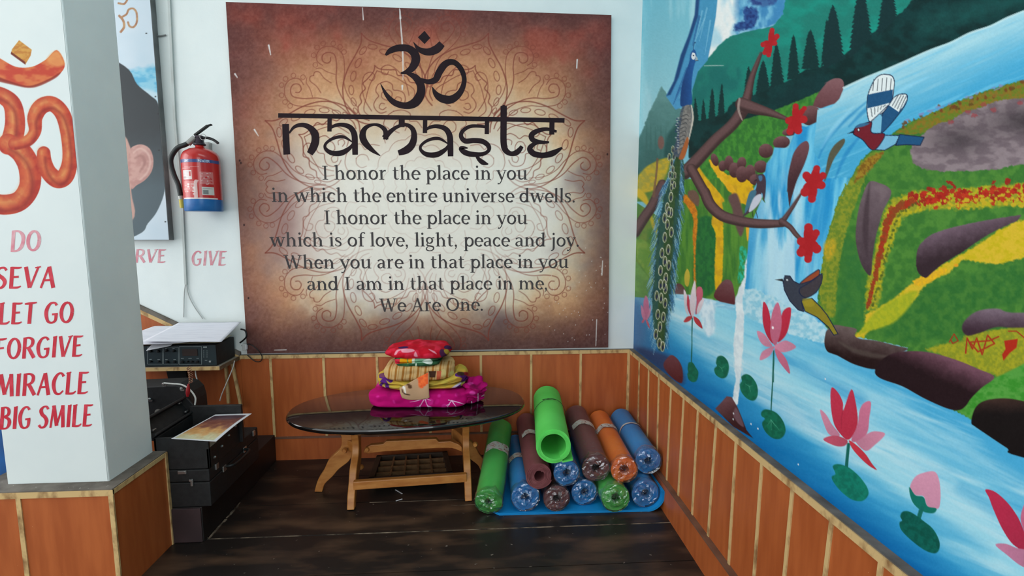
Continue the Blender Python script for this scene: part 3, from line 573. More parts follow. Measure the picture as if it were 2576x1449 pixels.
flower(C_, [((1315, 355), 32), ((1370, 395), 28), ((1375, 510), 34), ((1312, 585), 28), ((1262, 535), 34), ((1260, 455), 30)], (1318, 465))
(a,) = A_((240, 1040)); k.oval(a, 8, 17, (128, 84, 76), soft=4, a=.85)
k.stroke(A_((215, 1160), (205, 1280), (185, 1430)), [6, 5, 7], (116, 84, 66), a=.8)
# ---- peacock
k.poly(A_((330, 1110), (400, 1130), (412, 1280), (400, 1470)) + C_((392, 150), (380, 360), (358, 600), (330, 820), (325, 940), (300, 1000), (285, 1160), (262, 1258), (222, 1252), (196, 1160), (178, 1000), (172, 860), (186, 640), (210, 420), (245, 220), (272, 60)) + A_((275, 1400), (310, 1240)), two((46, 84, 70), (30, 70, 72), 5, 16, 81), smooth=False, soft=3, rough=2, rs=4)
pc = catmull(A_((360, 1130), (340, 1300)) + C_((325, 60), (300, 250), (275, 450), (258, 650), (240, 850), (232, 1000), (240, 1200)), 16)
for i, q in enumerate(pc):
    s = 6+22*min(1, i/40)*(1 if i < 100 else max(.25, 1-(i-100)/40))
    for sd in (-1, 1):
        for j in range(2):
            l = 14+RNG.random()*14; o = s*(.72+.4*RNG.random()); b = q+np.array([sd*o, RNG.normal(0, 4)])
            k.stroke([b, b+np.array([sd*7+RNG.normal(0, 1.5)-2, l*(1 if sd < 0 else .9)])], [1.6, .8], [(112, 162, 190), (70, 124, 168), (148, 184, 196), (40, 92, 130)][RNG.integers(4)], smooth=False, a=.85)
k.poly(A_((350, 1140), (385, 1150), (380, 1300), (360, 1449)) + C_((345, 130), (330, 350), (320, 560), (300, 760), (288, 900), (270, 1050), (262, 1180), (225, 1180), (210, 1060), (222, 900), (240, 700), (262, 450), (292, 200), (312, 40)), two((40, 66, 36), (56, 82, 40), 4, 8, 82), smooth=False, soft=5, a=.92)
for (x, y) in [(318, -120), (326, -215), (334, -165), (300, -160), (326, -70), (306, -30), (340, -24), (320, 22), (316, 62), (337, 45), (312, 132), (285, 210), (312, 246), (266, 285), (286, 332), (315, 388), (267, 426), (293, 515), (247, 540), (268, 600), (296, 630), (236, 668), (275, 722), (237, 770), (271, 800), (208, 852), (240, 868), (270, 905), (217, 988), (257, 1008), (232, 1078), (202, 1132), (228, 1198), (252, 1222), (262, 770), (296, 240)]:
    (a,) = C_((x, y)); b = 1 if y > 100 else .72
    k.oval(a, 5.4*b, 13.4*b, (206, 206, 184), soft=1.5, rot=4); k.oval((a[0], a[1]+.4), 3.9*b, 11.4*b, (74, 86, 52), soft=1.4, rot=4); k.oval((a[0]+.6, a[1]+2.6*b), 2.3*b, 5.6*b, (26, 34, 70), soft=1.2, rot=4)
k.poly(A_((355, 1000), (375, 850), (400, 770), (430, 750), (470, 780), (474, 880), (450, 1000), (420, 1120), (380, 1150), (330, 1120)), two((92, 98, 100), (60, 74, 92), 4, 4, 83), soft=2)
k.poly(A_((405, 800), (430, 755), (455, 790), (460, 900), (430, 1010), (375, 1115), (360, 1100), (372, 980)), two((130, 128, 124), (108, 106, 104), 5, 4, 84), soft=2)
for j in range(9): k.stroke(A_((388-j*2, 850+j*30), (425-j*3, 835+j*30), (445-j*6, 850+j*30)), [2, 2.4, 1], (60, 62, 66), a=.8)
k.stroke(A_((462, 770), (472, 860), (455, 960), (430, 1060)), [3, 5, 4, 2], (196, 190, 176), a=.9)
k.poly(A_((430, 1000), (440, 1040), (410, 1150), (370, 1160), (385, 1110)), (164, 92, 48), soft=2)
for j in range(26):
    (a,) = A_((345+RNG.random()*26+(1100-900)*0, 860+j*9)); k.oval(a, 2.4, 1.8, (40, 58, 96) if j % 2 else (150, 160, 166), soft=1.2)
k.poly(A_((482, 360), (498, 392), (498, 430), (484, 470), (470, 540), (462, 640), (466, 750), (430, 765), (382, 768), (388, 640), (412, 550), (446, 450), (455, 390)), grad((24, 62, 116), (30, 84, 146), A_((400, 600))[0], A_((470, 600))[0], .2, 85, 8), soft=1.6)
k.poly(A_((468, 385), (488, 390), (490, 420), (476, 436), (462, 420)), (214, 220, 222), soft=1.4); (a,) = A_((478, 405)); k.oval(a, 1.8, 2, (20, 30, 50), soft=1)
k.poly(A_((494, 405), (508, 425), (508, 440), (486, 445)), (150, 170, 178), soft=1.3, smooth=False); k.stroke(A_((488, 443), (512, 441)), 1.4, (24, 36, 56))
k.stroke(A_((476, 362), (480, 320), (488, 310)), [2, 2, 4], (30, 70, 110), a=.9)
# ---- little bird on the branch
k.poly(A_((930, 1310), (945, 1275), (985, 1270), (1004, 1310), (1002, 1400), (990, 1470)) + C_((975, 100), (950, 190), (900, 235), (850, 270), (835, 280), (870, 200), (905, 110), (935, 60), (940, -60)), (66, 52, 62), soft=1.6)
k.poly(A_((950, 1285), (975, 1280), (978, 1310), (960, 1320)), (70, 106, 140), soft=2); k.stroke(A_((936, 1312), (918, 1322)), [3, 1], (30, 30, 40))
k.poly(C_((880, 110), (920, 80), (935, 100), (900, 180), (850, 250)), (64, 108, 128), soft=1.6)
k.poly(C_((915, 140), (965, 110), (970, 150), (930, 210), (880, 240)), (190, 192, 204), soft=2)
k.stroke(C_((905, 235), (912, 280)), 1.4, (40, 34, 36)); k.stroke(C_((930, 230), (945, 285)), 1.4, (40, 34, 36))
# ---- magpie-like bird in flight
OUT = (22, 34, 62); NAVY = (28, 78, 118)
def outl(f, pts, col, w=2.2, **kw):
    k.poly(f(*pts), col, soft=1.4, **kw); P_ = catmull(f(*pts), 4, True) if kw.get('smooth', True) else np.array(f(*pts)); k.stroke(list(P_)+[P_[0]], w, OUT, smooth=False)
outl(B_, [(372, 890), (350, 800), (356, 700), (385, 620), (415, 570), (450, 546), (490, 542), (530, 552), (550, 590), (545, 660), (535, 720), (520, 770), (430, 850)], (214, 222, 222))
k.poly(B_((356, 690), (440, 672), (540, 652), (530, 745), (440, 770), (352, 790)), NAVY, smooth=False, soft=1.4)
for j in range(5): k.stroke(B_((400+j*32, 580-j*4+(j == 4)*10), (392+j*32, 660)), 1.8, (60, 70, 80), smooth=False); k.stroke(B_((380+j*26, 790-j*6), (388+j*20, 850-j*18)), 1.8, (60, 70, 80), smooth=False)
outl(B_, [(452, 965), (456, 850), (500, 780), (540, 720), (580, 690), (635, 686), (645, 720), (620, 780), (560, 860), (500, 930)], NAVY)
k.poly(B_((512, 768), (548, 712), (585, 690), (636, 688), (642, 722), (612, 780), (580, 815)), (212, 220, 220), smooth=False, soft=1.4)
for j in range(4): k.stroke(B_((580+j*18, 692+j*4), (535+j*18, 770+j*12)), 1.8, (60, 70, 80), smooth=False)
k.poly(B_((385, 890), (440, 830), (460, 850), (452, 970), (380, 965)), (116, 178, 204), smooth=False, soft=1.4); k.stroke(B_((372, 890), (440, 830), (500, 770)), 2, OUT)
outl(B_, [(470, 985), (590, 988), (560, 1050), (480, 1095), (410, 1092)], (112, 172, 200), smooth=False)
outl(B_, [(590, 980), (700, 992), (768, 1000), (738, 1060), (640, 1054), (560, 1060)], NAVY, smooth=False)
outl(B_, [(250, 965), (275, 920), (330, 900), (385, 890), (378, 950), (400, 972), (478, 975), (460, 1030), (410, 1090), (370, 1080), (320, 1020), (262, 985)], (108, 28, 40))
k.poly(B_((265, 930), (300, 902), (370, 898), (330, 920), (285, 930)), (50, 100, 136), soft=2)
k.poly(B_((208, 975), (255, 950), (258, 968)), (20, 26, 44), smooth=False); (a,) = B_((289, 946)); k.oval(a, 3.6, 4.6, (20, 20, 26), soft=1.2); k.oval(a, 2, 3, (220, 220, 220), soft=1.2)
# ---- dark hummingbird-like bird
outl(C_, [(1262, 890), (1340, 870), (1400, 930), (1449, 990)] + [(1490, 1060), (1530, 1130), (1500, 1140), (1460, 1080), (1380, 1010), (1290, 965)], (134, 122, 34), smooth=False)
outl(C_, [(1250, 768), (1300, 720), (1350, 685), (1392, 662), (1388, 710), (1330, 745)], (144, 70, 40))
outl(C_, [(1130, 750), (1145, 705), (1180, 708), (1205, 745), (1250, 768), (1330, 745), (1390, 705), (1415, 690), (1410, 760), (1370, 830), (1300, 868), (1262, 890), (1282, 968), (1240, 955), (1180, 890), (1140, 810)], (54, 58, 70), smooth=False)
outl(C_, [(1252, 800), (1300, 770), (1360, 730), (1412, 694), (1408, 760), (1368, 828), (1300, 866), (1255, 840)], (62, 56, 62))
k.poly(C_((1070, 735), (1128, 728), (1130, 748)), (24, 22, 26), smooth=False); (a,) = C_((1160, 737)); k.oval(a, 2.2, 2.2, (210, 216, 220), soft=1)
k.poly(C_((1270, 880), (1330, 872), (1360, 920), (1300, 930)), (158, 140, 40), soft=3, a=.7)
# ---- lotus flowers, pads
PK, RD, LP = (196, 104, 130), (186, 44, 66), (204, 132, 156)
def petal(f, pts, c, c2=None): k.poly(f(*pts), grad(c, c2 or tuple(int(q*.9) for q in c), f(pts[0])[0], f(pts[len(pts)//2])[0], .2, 91, 8), soft=1.5)
def stalk(f, a, b, w=2.6, c=(24, 92, 80)): k.stroke(f(a, b), w, c, smooth=False)
petal(C_, [(988, 895), (1015, 930), (1035, 1000), (1045, 1100), (1060, 1200), (1015, 1150), (985, 1060), (980, 960)], RD)
petal(C_, [(1186, 940), (1130, 965), (1105, 1080), (1090, 1190), (1150, 1140), (1180, 1040)], RD)
petal(C_, [(1090, 900), (1055, 960), (1038, 1060), (1040, 1150), (1070, 1215), (1100, 1160), (1120, 1060), (1112, 960)], PK)
petal(C_, [(940, 1110), (990, 1130), (1030, 1180), (1050, 1220), (1000, 1220), (960, 1180)], LP)
petal(C_, [(1065, 1225), (1110, 1190), (1160, 1180), (1225, 1225), (1160, 1260), (1100, 1260)], LP)
petal(C_, [(960, 1320), (975, 1265), (1020, 1235), (1065, 1222), (1040, 1280), (1000, 1310)], LP)
petal(C_, [(1070, 1240), (1120, 1270), (1160, 1330), (1180, 1420), (1130, 1370), (1090, 1310)], PK)
(a,) = C_((1055, 1085)); k.oval(a, 2.6, 4, (236, 220, 226), soft=1.5)
stalk(C_, (1063, 1255), (1058, 1480), 3.2); stalk(Ee, (887, 80), (870, 460), 3)
WP = (214, 200, 206)
petal(C_, [(405, 810), (428, 850), (430, 940), (445, 1000), (415, 950)], WP); petal(C_, [(436, 840), (450, 900), (462, 1000), (438, 960), (428, 900)], (180, 60, 76)); petal(C_, [(486, 740), (495, 820), (492, 940), (470, 1005), (450, 940), (455, 850)], WP)
petal(C_, [(500, 800), (535, 790), (545, 850), (515, 960), (490, 985), (498, 900)], (190, 92, 110)); petal(C_, [(555, 870), (540, 930), (510, 985), (500, 960), (520, 900)], WP)
petal(C_, [(405, 1040), (430, 1005), (468, 1002), (455, 1030), (425, 1045)], (178, 62, 66)); petal(C_, [(478, 1002), (520, 1030), (543, 1090), (510, 1070), (485, 1040)], (178, 56, 62)); stalk(C_, (468, 1015), (462, 1340), 2.6)
petal(C_, [(432, 655), (450, 700), (440, 780), (415, 770), (412, 700)], (190, 170, 60)); 
petal(C_, [(130, 850), (150, 900), (150, 990), (130, 1030), (112, 980), (112, 900)], (186, 108, 140)); petal(C_, [(95, 920), (115, 960), (125, 1030), (100, 1000)], (196, 120, 150)); petal(C_, [(165, 920), (150, 970), (132, 1035), (160, 990)], (196, 128, 156)); petal(C_, [(130, 1020), (150, 1050), (158, 1090), (138, 1060)], (190, 90, 110)); petal(C_, [(120, 1020), (105, 1030), (98, 1050), (115, 1045)], (190, 90, 110))
def pad(f, pts, c=(20, 104, 78)): k.poly(f(*pts), two(c, tuple(int(q*.86) for q in c), 8, 8, 92), soft=1.8)
pad(Ee, [(362, 190), (368, 152), (392, 150), (412, 180), (428, 210), (420, 255), (398, 270), (370, 255), (360, 222), (366, 208)])
pad(Ee, [(535, 150), (545, 115), (575, 110), (605, 140), (614, 185), (600, 235), (570, 246), (535, 225), (524, 190), (540, 170)]); 
pad(Ee, [(690, 235), (720, 220), (755, 240), (785, 290), (788, 350), (765, 382), (725, 370), (690, 330), (680, 285), (692, 262)])
pad(Ee, [(812, 450), (840, 435), (900, 455), (945, 510), (958, 570), (930, 612), (880, 610), (835, 570), (815, 520), (832, 492), (812, 475)])
for p0_, ends in [((570, 185), [(550, 170), (588, 172), (575, 205)]), ((738, 295), [(712, 280), (760, 290), (745, 330)]), ((870, 500), [(850, 530), (895, 535), (872, 560), (920, 560)])]:
    for e in ends: k.stroke(Ee(p0_, e), [2, .8], (70, 150, 120), a=.8, smooth=False)
petal(Ff, [(84, 198), (130, 235), (160, 300), (162, 350), (215, 210), (245, 300), (258, 420), (235, 500), (190, 545), (130, 490), (95, 420), (78, 300)], (186, 50, 74), (176, 44, 66)); k.stroke(Ff((162, 340), (150, 400), (150, 470)), [1, 3, 1], (150, 34, 56), a=.6)
petal(Ff, [(8, 345), (50, 380), (85, 440), (140, 515), (70, 510), (30, 430)], LP); petal(Ff, [(345, 295), (300, 300), (270, 350), (255, 450), (215, 545), (260, 555), (320, 500), (335, 400)], (200, 112, 140)); petal(Ff, [(440, 508), (380, 488), (330, 500), (270, 545), (245, 560), (310, 618), (370, 580)], LP)
petal(Ff, [(30, 545), (70, 520), (130, 520), (190, 550), (170, 585), (110, 585)], (190, 80, 102)); stalk(Ff, (197, 575), (182, 735), 8, (22, 96, 84))
pad(Ff, [(92, 720), (130, 706), (200, 730), (270, 790), (320, 860), (328, 910), (290, 950), (220, 942), (150, 890), (100, 830), (85, 790), (110, 770)], (18, 120, 100))
petal(Ff, [(200, 548), (250, 580), (310, 640), (350, 700), (384, 745), (330, 715), (270, 660), (220, 600)], (196, 54, 68))
petal(Ff, [(765, 755), (795, 800), (808, 900), (800, 990), (770, 1002), (720, 985), (695, 920), (640, 910), (605, 860), (640, 790), (700, 762)], (206, 142, 166), (196, 134, 158))
k.poly(Ff((602, 858), (640, 912), (695, 925), (720, 985), (780, 1000), (760, 1032), (690, 1020), (630, 970), (605, 910)), (18, 108, 94), soft=1.6); stalk(Ff, (682, 1000), (660, 1075), 11, (20, 100, 90))
pad(Ff, [(540, 1050), (560, 1020), (610, 1025), (690, 1080), (760, 1140), (800, 1220), (795, 1280), (760, 1298), (690, 1270), (600, 1200), (545, 1140), (535, 1095), (552, 1080)], (12, 92, 80)); k.stroke(Ff((590, 1130), (660, 1150), (720, 1200)), [3, 8, 3], (8, 74, 62), a=.7, soft=4)
petal(Ff, [(1105, 875), (1170, 890), (1250, 960), (1310, 1040), (1345, 1110), (1400, 1260), (1380, 1290), (1290, 1240), (1220, 1140), (1160, 1010), (1130, 930)], (182, 42, 72), (160, 40, 66)); petal(Ff, [(1380, 950), (1340, 1050), (1355, 1130), (1400, 1230), (1500, 1100), (1480, 900)], (196, 100, 130))
petal(Ff, [(1172, 1242), (1240, 1235), (1310, 1262), (1400, 1290), (1420, 1400), (1340, 1380), (1250, 1310)], (190, 120, 150)); petal(Ff, [(1450, 900), (1560, 860), (1600, 1000), (1500, 1240), (1420, 1240)], RD)
# stones by the trim
k.poly(Ee((215, 170), (240, 120), (270, 105), (310, 140), (332, 200), (325, 275), (260, 235)), grad((104, 60, 66), (84, 34, 36), Ee((260, 110))[0], Ee((280, 250))[0]), soft=1.8)
k.poly(Ee((530, 430), (560, 400), (600, 355), (630, 360), (665, 420), (690, 480), (720, 560), (760, 610), (640, 540)), grad((104, 68, 72), (56, 26, 28), Ee((600, 370))[0], Ee((660, 520))[0]), smooth=False, soft=2)
k.poly(Ee((655, 425), (682, 470), (705, 540), (670, 520), (640, 470)), (112, 84, 92), soft=3, a=.8)
for x, y in [(748, 524), (790, 552), (1036, 770), (640, 495), (642, 460), (1200, 250)]:
    (a,) = Ee((x, y)); k.oval(a, 1.6, 2.4, (214, 218, 222), soft=1)
k.C = np.clip(k.C, 0, 255)*1.06; k.C += ((fbm(GX/3.2, GY/3.2, 95, 2)-.5)*9)[:, None]
# a thin grey film of grime just above the ledge
mural = grid_mesh('mural_painting', P, nu, nv, k.C, paint_mat('mural_paint', .6, .12), flip=True)
tag(mural, 'hand-painted mural of a waterfall, peacock, lotuses and birds covering the right wall', 'mural')
# ================================================================ letters drawn as pen strokes
def arcp(cx, cy, rx, ry, a0, a1, n=18):
    return [(cx+rx*math.cos(math.radians(a0+(a1-a0)*i/n)), cy+ry*math.sin(math.radians(a0+(a1-a0)*i/n))) for i in range(n+1)]
def arcw(a0, a1, wt, wn, n=18):      # thick at the sides, thin at top and bottom
    return [wn+(wt-wn)*abs(math.cos(math.radians(a0+(a1-a0)*i/n+12))) for i in range(n+1)]
ST, TH = .23, .12
def stem(x, y0, y1, w=ST): return ([(x, y0), (x, y1)], w, 0)
def ser(x, y, w=.50, h=.075): return ([(x-w/2, y+h/2), (x+w/2, y+h/2)], h, 0)
def flag(x, y, d=.26): return ([(x-d, y-.07), (x-.06, y-.03), (x+.1, y)], [.05, .10, .12], 0)
def ell(cx, cy, rx, ry, wt=ST, wn=TH, a0=0, a1=360): return (arcp(cx, cy, rx, ry, a0, a1, 24), arcw(a0, a1, wt, wn, 24), 0)
def arch(x0, x1, h=1.0): return [([(x0+.06, .70), (x0+.2, h-.13), (x0+.42, h-.055), (x1-.14, h-.13), (x1, h-.36), (x1, h-.5)], [.06, .09, .125, .18, ST, ST], 1), stem(x1, 0, h-.45)]
G = {}
G['i'] = (.62, [stem(.32, 0, 1.0), flag(.32, .985), ser(.32, 0), ell(.30, 1.37, .062, .062, .13, .13)])
G['l'] = (.62, [stem(.32, 0, 1.52), flag(.32, 1.5), ser(.32, 0)])
G['n'] = (1.30, [stem(.32, 0, 1.0), flag(.32, .985), ser(.32, 0)] + arch(.32, .98) + [ser(.98, 0)])
G['h'] = (1.30, [stem(.32, 0, 1.52), flag(.32, 1.5), ser(.32, 0)] + arch(.32, .98) + [ser(.98, 0)])
G['m'] = (1.96, [stem(.32, 0, 1.0), flag(.32, .985), ser(.32, 0)] + arch(.32, .98) + [ser(.98, 0)] + arch(.98, 1.64) + [ser(1.64, 0)])
G['r'] = (.92, [stem(.32, 0, 1.0), flag(.32, .985), ser(.34, 0, .56), ([(.38, .66), (.5, .85), (.66, .95), (.80, .93)], [.06, .10, .15, .2], 1)])
G['u'] = (1.30, [([(.30, 1.0), (.30, .38), (.36, .14), (.55, .06), (.76, .13), (.92, .30)], [ST, ST, .19, .13, .09, .06], 1), stem(.98, 0, 1.0), flag(.30, .985), flag(.98, .985), ([(.98, .04), (1.24, .05)], .08, 0)])
G['o'] = (1.14, [ell(.57, .5, .41, .46)])
G['c'] = (.98, [ell(.56, .5, .40, .46, ST, TH, 48, 318), ([(.80, .80), (.84, .74)], .17, 0)])
G['e'] = (1.02, [ell(.55, .5, .39, .46, ST, TH, -2, 318), ([(.2, .53), (.94, .53)], .08, 0)])
G['d'] = (1.26, [ell(.55, .5, .39, .46), stem(.93, 0, 1.52), flag(.93, 1.5), ([(.93, .04), (1.18, .05)], .08, 0)])
G['p'] = (1.24, [ell(.70, .5, .39, .46), stem(.32, -.46, 1.0), flag(.32, .985), ser(.32, -.5)])
G['a'] = (1.06, [([(.16, .78), (.24, .89), (.48, .955), (.70, .88), (.77, .68), (.77, .2), (.86, .06), (1.02, .06)], [.17, .15, .10, .15, ST, ST, .12, .06], 1), ([(.74, .56), (.46, .54), (.22, .40), (.20, .20), (.34, .06), (.54, .09), (.74, .26)], [.06, .10, .17, ST, .14, .1, .06], 1)])
G['s'] = (.86, [([(.70, .74), (.66, .90), (.44, .955), (.22, .87), (.20, .68), (.40, .55), (.60, .44), (.70, .28), (.60, .10), (.38, .045), (.16, .10), (.13, .27)], [.09, .09, .09, .15, .18, .2, .2, .18, .15, .09, .09, .09], 1)])
G['t'] = (.80, [([(.34, 1.32), (.34, .9), (.34, .28), (.42, .09), (.58, .055), (.74, .12)], [.12, ST, ST, .17, .11, .06], 1), ([(.08, .955), (.72, .955)], .08, 0)])
G['f'] = (.78, [([(.84, 1.38), (.72, 1.49), (.52, 1.46), (.40, 1.28), (.38, 1.0), (.38, .5), (.38, 0)], [.17, .12, .11, .17, ST, ST, ST], 1), ([(.1, .955), (.76, .955)], .08, 0), ser(.40, 0, .54)])
G['y'] = (1.12, [([(.16, 1.0), (.62, .02)], ST, 0), ([(1.0, 1.0), (.60, .0), (.46, -.30), (.30, -.44), (.14, -.40)], [.10, .10, .10, .11, .19], 1), ser(.20, .93, .46), ser(.96, .93, .36)])
G['v'] = (1.12, [([(.18, 1.0), (.60, .0)], ST, 0), ([(1.0, 1.0), (.60, .02)], .10, 0), ser(.22, .93, .46), ser(.96, .93, .36)])
G['w'] = (1.66, [([(.16, 1.0), (.52, .0)], ST, 0), ([(.86, .98), (.52, .02)], .10, 0), ([(.82, 1.0), (1.18, .0)], ST, 0), ([(1.52, 1.0), (1.18, .02)], .10, 0), ser(.20, .93, .46), ser(.84, .93, .34), ser(1.50, .93, .36)])
G['j'] = (.60, [([(.32, 1.0), (.32, .2), (.31, -.18), (.22, -.38), (.02, -.46)], [ST, ST, ST, .14, .1], 1), flag(.32, .985), ell(.30, 1.37, .062, .062, .13, .13)])
G['g'] = (1.10, [ell(.48, .66, .31, .31, .19, .09), ([(.30, .38), (.18, .22), (.26, .10), (.60, .04), (.88, -.06), (.90, -.28), (.68, -.44), (.38, -.46), (.14, -.36), (.12, -.18), (.30, .0)], [.07, .12, .15, .16, .17, .15, .1, .1, .13, .12, .07], 1), ([(.72, .86), (.84, .95), (1.02, .93)], [.06, .09, .14], 1)])
G['I'] = (.76, [stem(.38, 0, 1.44, .22), ser(.38, 0, .60), ser(.38, 1.37, .60)])
G['W'] = (2.02, [([(.22, 1.44), (.62, .0)], .22, 0), ([(1.02, 1.40), (.62, .02)], .10, 0), ([(.98, 1.44), (1.38, .0)], .22, 0), ([(1.80, 1.44), (1.38, .02)], .10, 0), ser(.24, 1.37, .54), ser(1.78, 1.37, .44)])
G['A'] = (1.48, [([(.74, 1.46), (1.22, .0)], .22, 0), ([(.74, 1.42), (.24, .02)], .10, 0), ([(.40, .50), (1.06, .50)], .09, 0), ser(.24, 0, .46), ser(1.22, 0, .54)])
G['O'] = (1.62, [ell(.81, .72, .63, .68, .23, .11)])
G['.'] = (.52, [ell(.24, .09, .06, .06, .13, .13)])
G[','] = (.52, [ell(.24, .09, .06, .06, .13, .13), ([(.29, .08), (.27, -.10), (.15, -.26)], [.12, .1, .05], 1)])
G[' '] = (.56, [])
def write_line(mb, txt, fn, glyphs, x0, x1, xh):      # fn(u,v): u along the line 0..1 -> place; glyph units scaled so the line spans it
    tot = sum(glyphs[c][0] for c in txt); x = 0.0
    for c in txt:
        adv, st = glyphs[c]
        for pts, w, cv in st:
            P_ = np.array(pts, float); wd = wlist(w, len(P_))
            if cv: q = catmull(np.column_stack([P_, wd]), 5); P_, wd = q[:, :2], q[:, 2]
            s = (x1-x0)/tot
            uv = np.column_stack([x0+(x+P_[:, 0])*s, P_[:, 1]*xh]); mb.ribbon(uv, wd*(s+xh)/2, fn)
        x += adv
# ================================================================ the banner on the back wall
YB = -.021
bc = [onB(568, 5, YB), onB(1538, 38, YB), onB(622, 890, YB), onB(1530, 874, YB)]   # tl tr bl br
banner = thing('quote_banner', 'large square brown banner with om sign, namaste title and seven lines of verse', 'banner', ((bc[2]+bc[3])/2))
sb = MB(); sb.hexa([bc[2], bc[3], bc[3]+[0, .018, 0], bc[2]+[0, .018, 0], bc[0], bc[1], bc[1]+[0, .018, 0], bc[0]+[0, .018, 0]])
sb.build('backing_board', mat('dark_banner_edge', (40, 30, 30), .6), banner)
nu, nv = 640, 590
uu, vv = np.meshgrid(np.linspace(0, 1, nu), np.linspace(0, 1, nv), indexing='ij'); uu = uu.ravel()[:, None]; vv = vv.ravel()[:, None]
P = (bc[2]*(1-uu)+bc[3]*uu)*(1-vv) + (bc[0]*(1-uu)+bc[1]*uu)*vv; P[:, 1] -= .0008
BX, BY = px(P); UU = uu[:, 0]; VV = vv[:, 0]
cl = fbm(BX/90, BY/90, 101, 4); c2 = fbm(BX/28, BY/28, 105, 3); c3 = fbm(BX/6, BY/6, 109, 2)
dx = (BX-1072)/515; dy = np.where(BY < 560, (BY-560)/335, (BY-560)/300)
rd_ = (np.abs(dx)**2.4+np.abs(dy)**2.4)**(1/2.4) + (cl-.5)*.42 + (c2-.5)*.12
C = mix((236, 230, 218), (222, 208, 182), sstep(.55, .82, rd_)); C = mix(C, (192, 156, 124), sstep(.78, 1.05, rd_)); C = mix(C, (154, 106, 86), sstep(.98, 1.3, rd_)); C = mix(C, (128, 72, 62), sstep(1.2, 1.62, rd_))
C = mix(C, (142, 68, 58), sstep(.5, .72, cl)*sstep(1.15, 1.5, rd_)*.8)
C = mix(C, (186, 140, 104), np.exp(-((BX-1072)/260)**2-((BY-230)/120)**2)*.75*(BY < 420))
ed_ = np.minimum(np.minimum(UU, 1-UU)*1.0, np.minimum(VV*.9, (1-VV)*1.3)) + (cl-.5)*.16
C = mix(C, (74, 42, 46), (1-sstep(-.02, .17, ed_))*.72); C = mix(C, (72, 52, 56), np.clip(1-VV/.16+(c2-.5)*.6, 0, 1)*.62)
C = mix(C, (146, 92, 84), np.exp(-((UU-.10)/.10)**2-((VV-.42)/.3)**2)*.5)
c4 = fbm(BX/2.2, BY/2.2, 117, 2); C = mix(C, C*np.array([1.06, .98, .90]), sstep(.7, 1.0, rd_)); C += ((c3-.5)*22+(c2-.5)*20+(c4-.5)*12)[:, None]*(.25+.75*sstep(.6, 1.1, rd_))[:, None]
bp = Paint(BX, BY, (0, 0, 0)); bp.C = C
# henna-like mandala: eight petals with scrolls between them
MC = np.array([1069.0, 470.0])
def fade(x, y):
    d = (np.abs((x-1072)/400)**2+np.abs((y-560)/250)**2)**.5
    return .16+.62*sstep(.45, 1.15, d)
LC = (122, 52, 38)
for kk in range(8):
    an = math.radians(22.5+45*kk); e = np.array([math.cos(an), math.sin(an)]); t = np.array([-e[1], e[0]])
    sc = 1.0 if abs(e[1]) > .6 else 1.04
    def L_(pts, m): return [MC+(e*r+t*v*m)*sc for r, v in pts]
    for m in (1, -1):
        S = lambda pts, w=2.4, a=1.0: bp.stroke(L_(pts, m), w, LC, a=lambda x, y: fade(x, y)*a, soft=1.5)
        S([(418, 0), (396, 10), (374, 34), (348, 66), (316, 92), (284, 104), (252, 106), (226, 98), (206, 80), (196, 62)], 3.2)
        S([(330, 0), (318, 8), (306, 30), (300, 44), (286, 44), (280, 56), (272, 64), (258, 66), (250, 78), (236, 82), (220, 78), (208, 66)], 2.8)
        S([(316, 0), (304, 14), (290, 30), (276, 42), (262, 52), (246, 64), (232, 68), (214, 58)], 2)
        S([(284, 0), (282, 12), (270, 22), (256, 20), (250, 30), (240, 40), (226, 40), (214, 32), (212, 18)], 2.2)
        S([(262, 0), (260, 9), (250, 14), (240, 8), (236, 0)], 2); S([(232, 14), (236, 22), (228, 30), (220, 24), (222, 14)], 2)
        S([(206, 0), (200, 22), (184, 36), (168, 28), (160, 44), (140, 50)], 2); S([(180, 0), (174, 12), (160, 16), (150, 8)], 2)
        for (r, v, q, l) in [(376, 13, 22, 12), (352, 36, 34, 13), (326, 60, 48, 13), (296, 78, 66, 12), (266, 84, 84, 11), (244, 88, 96, 8)]:
            a_ = math.radians(q+96); o = [(r+l*1.0*math.cos(w)*math.cos(a_)-l*.5*math.sin(w)*math.sin(a_), v+l*1.0*math.cos(w)*math.sin(a_)+l*.5*math.sin(w)*math.cos(a_)) for w in np.linspace(0, 2*PI, 11)]
            S(o, 1.9)
    an2 = an+math.radians(22.5); e = np.array([math.cos(an2), math.sin(an2)]); t = np.array([-e[1], e[0]]); sc = 1.0
    for m in (1, -1):
        S = lambda pts, w=2.2, a=.95: bp.stroke(L_(pts, m), w, LC, a=lambda x, y: fade(x, y)*a, soft=1.5)
        S([(250, 6), (290, 8), (325, 18), (350, 34), (372, 58), (396, 74), (412, 66), (416, 52), (406, 42), (394, 46), (392, 56), (398, 62)], 2.6)
        S([(262, 22), (300, 26), (330, 42), (352, 66), (380, 88), (408, 88), (428, 70), (430, 48), (416, 32), (398, 34)], 2)
        S([(230, 40), (262, 48), (290, 66), (306, 90), (300, 108), (286, 108), (282, 96), (290, 92)], 2.2)
        S([(352, 18), (372, 14), (392, 16), (400, 8), (396, 0)], 2)
        S([(360, 40), (380, 30), (396, 26), (404, 16)], 1.8)
        for r, v in [(436, 74), (440, 56), (432, 36), (418, 92), (400, 98), (384, 96), (412, 22)]:
            bp.stroke([q for q in L_([(r+6*math.cos(w), v+6*math.sin(w)) for w in np.linspace(0, 2*PI, 8)], m)], 1.7, LC, a=lambda x, y: fade(x, y)*.8, soft=1.4)
